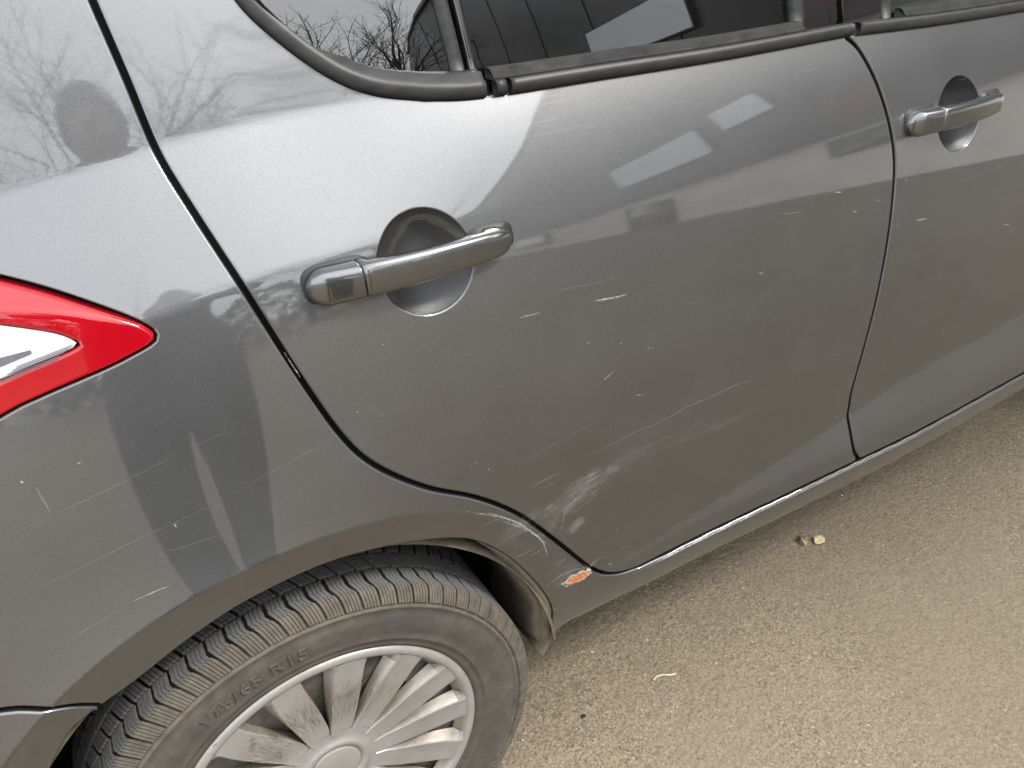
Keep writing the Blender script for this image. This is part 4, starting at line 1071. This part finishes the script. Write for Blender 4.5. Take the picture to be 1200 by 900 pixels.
# the stretch beside the car with its real relief of aggregate
nx,ny=640,460; x=np.linspace(.05,2.75,nx); y=np.linspace(-.95,.75,ny); X,Y=np.meshgrid(x,y,indexing='ij')
H=np.zeros_like(X)
def vnoise(n0,n1,amp):
    g0=RNG.random((n0+3,n1+3)); u=np.linspace(0,n0,nx); v=np.linspace(0,n1,ny); i=u.astype(int);j=v.astype(int); fu=(u-i);fv=(v-j); fu=fu*fu*(3-2*fu); fv=fv*fv*(3-2*fv)
    a=g0[i][:,j];b=g0[i+1][:,j];c=g0[i][:,j+1];d=g0[i+1][:,j+1]; fu=fu[:,None];fv=fv[None]
    return amp*((a*(1-fu)+b*fu)*(1-fv)+(c*(1-fu)+d*fu)*fv-.5)
H+=vnoise(14,9,.004)+vnoise(300,200,.0010)+vnoise(480,340,.0010)+RNG.normal(0,.00022,H.shape)
ed=np.minimum.reduce([X-x[0],x[-1]-X,Y-y[0],y[-1]-Y]); H=H*np.clip(ed/.1,0,1)-.0055*np.clip(1-ed/.06,0,1)-.001
V=np.stack([X,Y,H],-1).reshape(-1,3)
idx=np.arange(nx*ny).reshape(nx,ny); F=np.stack([idx[:-1,:-1],idx[1:,:-1],idx[1:,1:],idx[:-1,1:]],-1).reshape(-1,4)
me=bpy.data.meshes.new('pavement'); me.vertices.add(len(V)); me.vertices.foreach_set('co',V.ravel()); me.loops.add(F.size); me.loops.foreach_set('vertex_index',F.ravel())
me.polygons.add(len(F)); me.polygons.foreach_set('loop_start',np.arange(0,F.size,4)); me.polygons.foreach_set('loop_total',np.full(len(F),4)); me.update(); me.validate(); me.polygons.foreach_set('use_smooth',[True]*len(F)); me.materials.append(ASPHALT)
pv=bpy.data.objects.new('pavement',me); COL.objects.link(pv); tag(pv,'coarse worn asphalt beside the car','asphalt',kind='structure')
def gz(px,py):
    i=int(round((px-x[0])/(x[1]-x[0]))); j=int(round((py-y[0])/(y[1]-y[0])))
    return float(H[i,j]) if 0<=i<nx and 0<=j<ny else 0.
# loose grit
GRIT=simple('pale_grit',(.36,.325,.265),.85,noise=(60,.6)); mb=MB()
for k in range(1500):
    px,py=RNG.uniform(.15,2.6),RNG.uniform(-.85,.5); s=RNG.uniform(.0005,.0013)*(2.8 if RNG.random()<.04 else 1)
    z=gz(px,py)+s*.25; q=RNG.normal(0,.35,(6,3))
    base=np.array([(1,0,0),(-1,0,0),(0,1,0),(0,-1,0),(0,0,.7),(0,0,-.7)])*RNG.uniform(.6,1.3,(6,1))+q*.5
    mb.add(base*s+np.array((px,py,z)),[(0,2,4),(2,1,4),(1,3,4),(3,0,4),(2,0,5),(1,2,5),(3,1,5),(0,3,5)])
tag(mb.build('grit',GRIT),'pale loose grit scattered over the asphalt','grit',kind='stuff')
# fallen leaves, twig, tar crumb
def leaf(name,c,L,W,ang,col,label,curl):
    V=[];n=9
    for i in range(n):
        t=i/(n-1); w=W*math.sin(math.pi*min(1,t*.93+.05))**.8*(1+.12*math.sin(t*19))
        for s in (-1,-.5,0,.5,1):
            V.append((L*(t-.5),s*w,.0025+curl*(abs(s)**1.6)*w*1.2+.006*curl*math.sin(t*5)))
    F=grid_faces(n,5)
    m=simple(name+'_tissue',col,.6,noise=(220,.25))
    o=mesh(name,V,F,m); o.location=(c[0],c[1],gz(*c)+.001); o.rotation_euler=(0,0,ang)
    md=o.modifiers.new('t','SOLIDIFY'); md.thickness=.0005
    return tag(o,label,'leaf')
leaf('fallen_leaf',(1.146,.147),.034,.0125,rad(20),(.55,.45,.27),'pale cream oval leaf lying flat on the asphalt near the sill',.15)
leaf('fallen_leaf',(1.116,.168),.040,.0065,rad(62),(.40,.28,.16),'narrow curled ochre leaf beside the pale leaf',.8)
mb=MB(); tw=[(.592,.066),(.603,.069),(.614,.066),(.626,.058),(.637,.053)]
mb.tube([(a,b,gz(a,b)+.0022) for a,b in tw],[.0016,.002,.0017,.002,.0016],6)
tag(mb.build('twig',simple('dry_stalk',(.48,.40,.27),.8,noise=(200,.3)),None,True),'pale curved dry stalk lying on open asphalt','twig')
mb=MB(); c=np.array((.436,.076,gz(.436,.076)+.003)); b=RNG.normal(0,1,(22,3)); b/=np.linalg.norm(b,axis=1)[:,None]; b*=RNG.uniform(.7,1.2,(22,1))*np.array((.006,.0045,.0035))
bm=bmesh.new(); [bm.verts.new(v+c) for v in b]; bmesh.ops.convex_hull(bm,input=bm.verts); me=bpy.data.meshes.new('tar_crumb'); bm.to_mesh(me); bm.free(); me.materials.append(simple('tar',(.008,.008,.008),.6)); o=bpy.data.objects.new('tar_crumb',me); COL.objects.link(o)
tag(o,'small black crumb of tar on the asphalt near the tyre','crumb')

# ================================================================ across the car park (seen in the paint and the glass)
u=Vector((math.sin(rad(15)),-math.cos(rad(15)),0)); n_=Vector((math.cos(rad(15)),math.sin(rad(15)),0))   # along the wall, away from us / into the building
O=Vector((.5,.05,0))
def wp(t,h,d=0.): return O+u*t+n_*(7.0+d)+Vector((0,0,h))
R_=Matrix((u,n_,Vector((0,0,1)))).transposed()
CLAD=simple('black_standing_seam',(.020,.0205,.0215),.35,.0,.5,noise=(.8,.25)); REND=simple('pale_render',(.80,.77,.70),.85,noise=(1.2,.12)); REDM=simple('red_panel',(.15,.05,.032),.85,noise=(9,.35))
WGL=simple('building_glass',(.02,.025,.03),.02,spec=1.,coat=1.); WSKY=simple('painted_sky_pane',(.84,.87,.93),.3); WFR=simple('dark_window_frame',(.02,.02,.02),.5)
BLD=empty('warehouse',tuple(wp(20,0))); tag(BLD,'long black metal-clad building with pale base wall across the car park','building')
t0,t1=-4.,46.5; HB=2.0; HT=11.2
def bbox(name,ta,tb,ha,hb,d0,d1,mat,parent=None):
    mb=MB(); c=wp((ta+tb)/2,(ha+hb)/2,(d0+d1)/2); mb.box(c,(abs(tb-ta)/2,abs(d1-d0)/2,abs(hb-ha)/2),R_.to_3x3()); return mb.build(name,mat,parent or BLD)
bbox('base_wall',t0,t1,0,HB,.05,12,REND); bbox('cladding_core',t0,t1,HB,HT,-.25,12,CLAD); bbox('roof_edge',t0-.1,t1+.1,HT,HT+.25,-.4,12.1,CLAD)
t=t0
while t<t1-.3:   # standing seams
    bbox('seam',t-.02,t+.02,HB+.02,HT-.02,-.275,-.252,CLAD); t+=4.2
for (ta,tb,ha,hb) in ((12.0,17.4,3.1,4.6),(9.3,11.2,3.8,4.9)):
    w=bbox('window',ta,tb,ha,hb,-.34,-.253,WFR); mb=MB(); c=wp((ta+tb)/2,(ha+hb)/2,-.345); mb.box(c,((tb-ta)/2-.06,.004,(hb-ha)/2-.06),R_.to_3x3()); mb.build('pane',WSKY,w)  # sky mirrored in these upper panes is put into their pale colour
for (ta,tb,ha,hb) in ((27.,33.,.5,1.65),(15.5,18.6,.05,1.5),(7.7,9.4,1.1,1.8)):
    w=bbox('window',ta,tb,ha,hb,-.02,.048,WFR); mb=MB(); c=wp((ta+tb)/2,(ha+hb)/2,-.025); mb.box(c,((tb-ta)/2-.08,.004,(hb-ha)/2-.08),R_.to_3x3()); mb.build('pane',WGL,w)
bbox('added_red_panel',7.3,8.6,2.4,3.3,-.30,-.252,REDM)  # red panel added to give the pillar covers a red reflection
# bare winter trees and shrubs
BARK=simple('bare_bark',(.055,.048,.040),.9); TWIGM=simple('bare_twigs',(.075,.062,.050),.9); LEAFM=simple('evergreen_leaf',(.020,.028,.013),.6,noise=(2,.4))
def tree(loc,h,seed,label,spread=.5,levels=5):
    rn=random.Random(seed); root=empty('bare_tree',loc); tag(root,label,'tree','bare trees across the car park')
    inv=WORLD_INV[root.name]; tr=MB(); cr_=MB()
    def grow(p,d,L,r,lv):
        mb=tr if lv==0 else cr_; pts=[p];q=p;dd=d
        sg=4 if lv<3 else 2
        for k in range(sg):
            dd=(dd+Vector((rn.gauss(0,.13),rn.gauss(0,.13),rn.gauss(.03,.08)))).normalized(); q=q+dd*(L/sg); pts.append(q)
        rs=[r*(1-.36*k/sg) for k in range(sg+1)]; mb.tube(pts,rs,6 if lv<2 else 3,False)
        if lv>=levels: return
        for k in range(rn.choice((2,3,3)) if lv else 5):
            i=min(sg,rn.choice((2,3,4)) if sg==4 else rn.choice((1,2))); a=Vector((rn.gauss(0,1),rn.gauss(0,1),rn.gauss(.25,.5))).normalized()
            nd=(dd*(1-spread)+a*spread*1.15).normalized(); grow(pts[i],nd,L*rn.uniform(.55,.78),rs[i]*rn.uniform(.55,.74),lv+1)
        grow(pts[sg],dd,L*.72,rs[sg]*.88,lv+1)
    grow(Vector(loc),Vector((0,0,1)),h*.30,h*.018,0)
    tr.build('trunk',BARK,root); cr_.build('crown',TWIGM,root)
def adir(az,d): return (O.x+d*math.sin(rad(az)),O.y-d*math.cos(rad(az)),-.006)
tree(adir(-8.5,17),13.,3,'bare tree forking low beside the low dark shrub'); tree(adir(3.0,19),13.,5,'slender bare tree behind the photographer'); tree(adir(9.5,24),11.,8,'broad bare tree midway to the black building')
tree(adir(17.2,34),15.0,13,'tall bare tree near the black building corner'); tree(adir(21.0,38),17.5,21,'bare tree right beside the black building corner'); tree(adir(-22,22),14.,34,'bare tree at the far end of the shrub row')
def shrub(loc,r,h,seed,label):
    rn=np.random.default_rng(seed); root=empty('evergreen_shrub',loc); tag(root,label,'shrub','shrubs across the car park')
    V=[];F=[]
    for k in range(900):
        d=rn.normal(0,1,3); d/=np.linalg.norm(d); q=rn.uniform(.5,1)**.5*(1+.18*math.sin(5*d[0]+3*d[1]+seed)); p=np.array(loc)+np.array((d[0]*r*q,d[1]*r*q,h*.5+d[2]*h*.5*q)); 
        if p[2]<.02: p[2]=.05
        a=rn.normal(0,.09,3); b=rn.normal(0,.09,3); n=len(V); V+=[p-a,p+b,p+a,p-b]; F.append((n,n+1,n+2,n+3))
    mesh('foliage',V,F,LEAFM,root,False); mb=MB()
    for k in range(5):
        e=np.array(loc)+np.array((rn.normal(0,r*.4),rn.normal(0,r*.4),h*.7)); mb.tube([tuple(loc),tuple(e)],[.03,.012],5)
    mb.build('stem',BARK,root)
shrub(adir(6.5,24),2.2,3.4,2,'rounded dark shrub by the slender bare tree'); shrub(adir(-15,21),2.0,2.8,4,'low dark shrub between two bare trees'); shrub(adir(13.5,30),2.4,3.4,6,'wide dark shrub under the broad bare tree')

# ================================================================ the photographer (mirrored in the quarter panel)
TROUS=simple('dark_trousers',(.018,.019,.024),.9,noise=(40,.3)); JACK=simple('dark_jacket',(.020,.021,.024),.85,noise=(30,.3)); SKIN=simple('skin',(.24,.15,.105),.55); HAIR=simple('dark_hair',(.015,.011,.009),.6); SHOE=simple('black_shoe',(.012,.012,.012),.5); PHONE=simple('phone_black',(.01,.01,.011),.15)
px,py=-.085,-1.02
PER=empty('person',(px,py,0)); tag(PER,'person in dark jacket and trousers photographing the car with a phone','person')
def skin(name,nodes,edges_,mat,parent,sub=2):
    me=bpy.data.meshes.new(name); me.from_pydata([n[:3] for n in nodes],edges_,[]); me.update(); me.materials.append(mat)
    o=bpy.data.objects.new(name,me); link(o,parent)
    sk=o.modifiers.new('skin','SKIN'); sk.use_smooth_shade=True
    for i,n in enumerate(nodes):
        r=n[3]; me.skin_vertices[0].data[i].radius=(r,r) if not isinstance(r,tuple) else r
    me.skin_vertices[0].data[0].use_root=True
    sb=o.modifiers.new('sub','SUBSURF'); sb.levels=sub; sb.render_levels=sub
    return o
ph=CAM-FWD*.012
hands=[(ph+RIGHT*s*.062-UP*.02-FWD*.02) for s in(-1,1)]
N=[(px,py,.90,(.165,.115)),(px,py-.01,1.08,(.150,.105)),(px,py+.0,1.24,(.180,.115)),(px,py+.005,1.36,(.12,.09)),(px,py+.03,1.44,.056),(px,py+.065,1.52,.080),(px,py+.07,1.585,.078),(px,py+.05,1.635,.045)]
E_=[(0,1),(1,2),(2,3),(3,4),(4,5),(5,6),(6,7)]
for s in (-1,1):
    b=len(N); N+=[(px+s*.105,py,.80,.094),(px+s*.135,py+.02,.48,.066),(px+s*.175,py,.10,.046),(px+s*.195,py+.12,.045,.040)]
    E_+=[(0,b),(b,b+1),(b+1,b+2),(b+2,b+3)]
    h=hands[0 if s<0 else 1]; b=len(N)
    N+=[(px+s*.19,py+.0,1.33,.062),(px+s*.245,py+.06,1.10,.047),(h.x-.02*s*0+s*.05,h.y-.10,h.z-.045,.034),(h.x,h.y-.02,h.z-.005,.024)]
    E_+=[(3,b),(b,b+1),(b+1,b+2),(b+2,b+3)]
body=skin('body',N,E_,JACK,PER,2)
# trousers, hair, face and hands over the one continuous figure
mb=MB()
for s in (-1,1):
    q=curve([(px+s*.060,1.0),(px+s*.078,.92),(px+s*.100,.80),(px+s*.135,.48),(px+s*.172,.085)],.03)
    rr=np.interp(q[:,1],[.08,.48,.80,.92,1.0],[.068,.080,.108,.112,.098])
    mb.tube([(a,py+.01*math.sin((1-b)*3),b) for a,b in q],rr.tolist(),18)
mb.build('trousers',TROUS,PER,True)
def ell(name,c,r,mat,parent,cut=None,n=20):
    V=[];F=[]
    for i in range(n+1):
        t=math.pi*i/n
        for k in range(n): a=2*math.pi*k/n; V.append((c[0]+r[0]*math.sin(t)*math.cos(a),c[1]+r[1]*math.sin(t)*math.sin(a),c[2]+r[2]*math.cos(t)))
    F=grid_faces(n+1,n,True)
    if cut: F=[f for f in F if cut(np.mean([V[i] for i in f],0))]
    return mesh(name,V,F,mat,parent)
hc=(px,py+.062,1.555)
ell('face',(hc[0],hc[1]+.012,hc[2]-.012),(.076,.092,.112),SKIN,PER)
ell('hair',(hc[0],hc[1]-.012,hc[2]+.02),(.097,.112,.122),HAIR,PER,lambda p:not(p[1]>hc[1]+.055 and p[2]<hc[2]+.035))
mb=MB(); mb.tube([(hc[0],hc[1]+.098,hc[2]+.02),(hc[0],hc[1]+.118,hc[2]-.02),(hc[0],hc[1]+.100,hc[2]-.03)],[.008,.014,.010],8); mb.build('nose',SKIN,PER,True)
for s in (-1,1): ell('ear',(hc[0]+s*.082,hc[1]+.0,hc[2]-.01),(.012,.022,.032),SKIN,PER,n=10); ell('eye',(hc[0]+s*.031,hc[1]+.093,hc[2]+.018),(.012,.009,.008),HAIR,PER,n=10)
mb=MB(); mb.tube([(hc[0]-.024,hc[1]+.092,hc[2]-.058),(hc[0],hc[1]+.100,hc[2]-.060),(hc[0]+.024,hc[1]+.092,hc[2]-.058)],[.003,.006,.003],6); mb.build('mouth',simple('lips',(.32,.13,.11),.5),PER,True)
for s in (-1,1):
    ell('shoe',(px+s*.190,py+.07,.042),(.048,.135,.045),SHOE,PER,n=14)
    h=hands[0 if s<0 else 1]; pn=[(h.x,h.y-.02,h.z-.005,.024)]; pe=[]
    palm=ph+RIGHT*s*.074-FWD*.020-UP*.012; pn.append((*palm,.022)); pe.append((0,1))
    for k,(du,ln) in enumerate(((.030,.060),(.012,.068),(-.006,.064),(-.022,.052))):
        b=len(pn); k0=palm+UP*du*.8-FWD*.004; k1=k0+RIGHT*s*.006+FWD*.0-UP*0; k1=k0-FWD*.022-RIGHT*s*.006; k2=k1-RIGHT*s*ln*.55
        pn+=[(*k0,.010),(*k1,.009),(*k2,.0075)]; pe+=[(1,b),(b,b+1),(b+1,b+2)]
    b=len(pn); k0=palm+UP*.03-FWD*.012; k1=k0+UP*.024-RIGHT*s*.018-FWD*.006; pn+=[(*k0,.0105),(*k1,.009)]; pe+=[(1,b),(b,b+1)]
    skin('hand',pn,pe,SKIN,PER,1)
mb=MB(); Rm=Matrix((RIGHT,FWD,UP)).transposed(); mb.box(CAM-FWD*.0085,(.074,.0040,.036),Rm); o=mb.build('smartphone',PHONE)
md=o.modifiers.new('b','BEVEL'); md.width=.003; md.segments=2
tag(o,'black smartphone held up level in both hands of the person','phone')
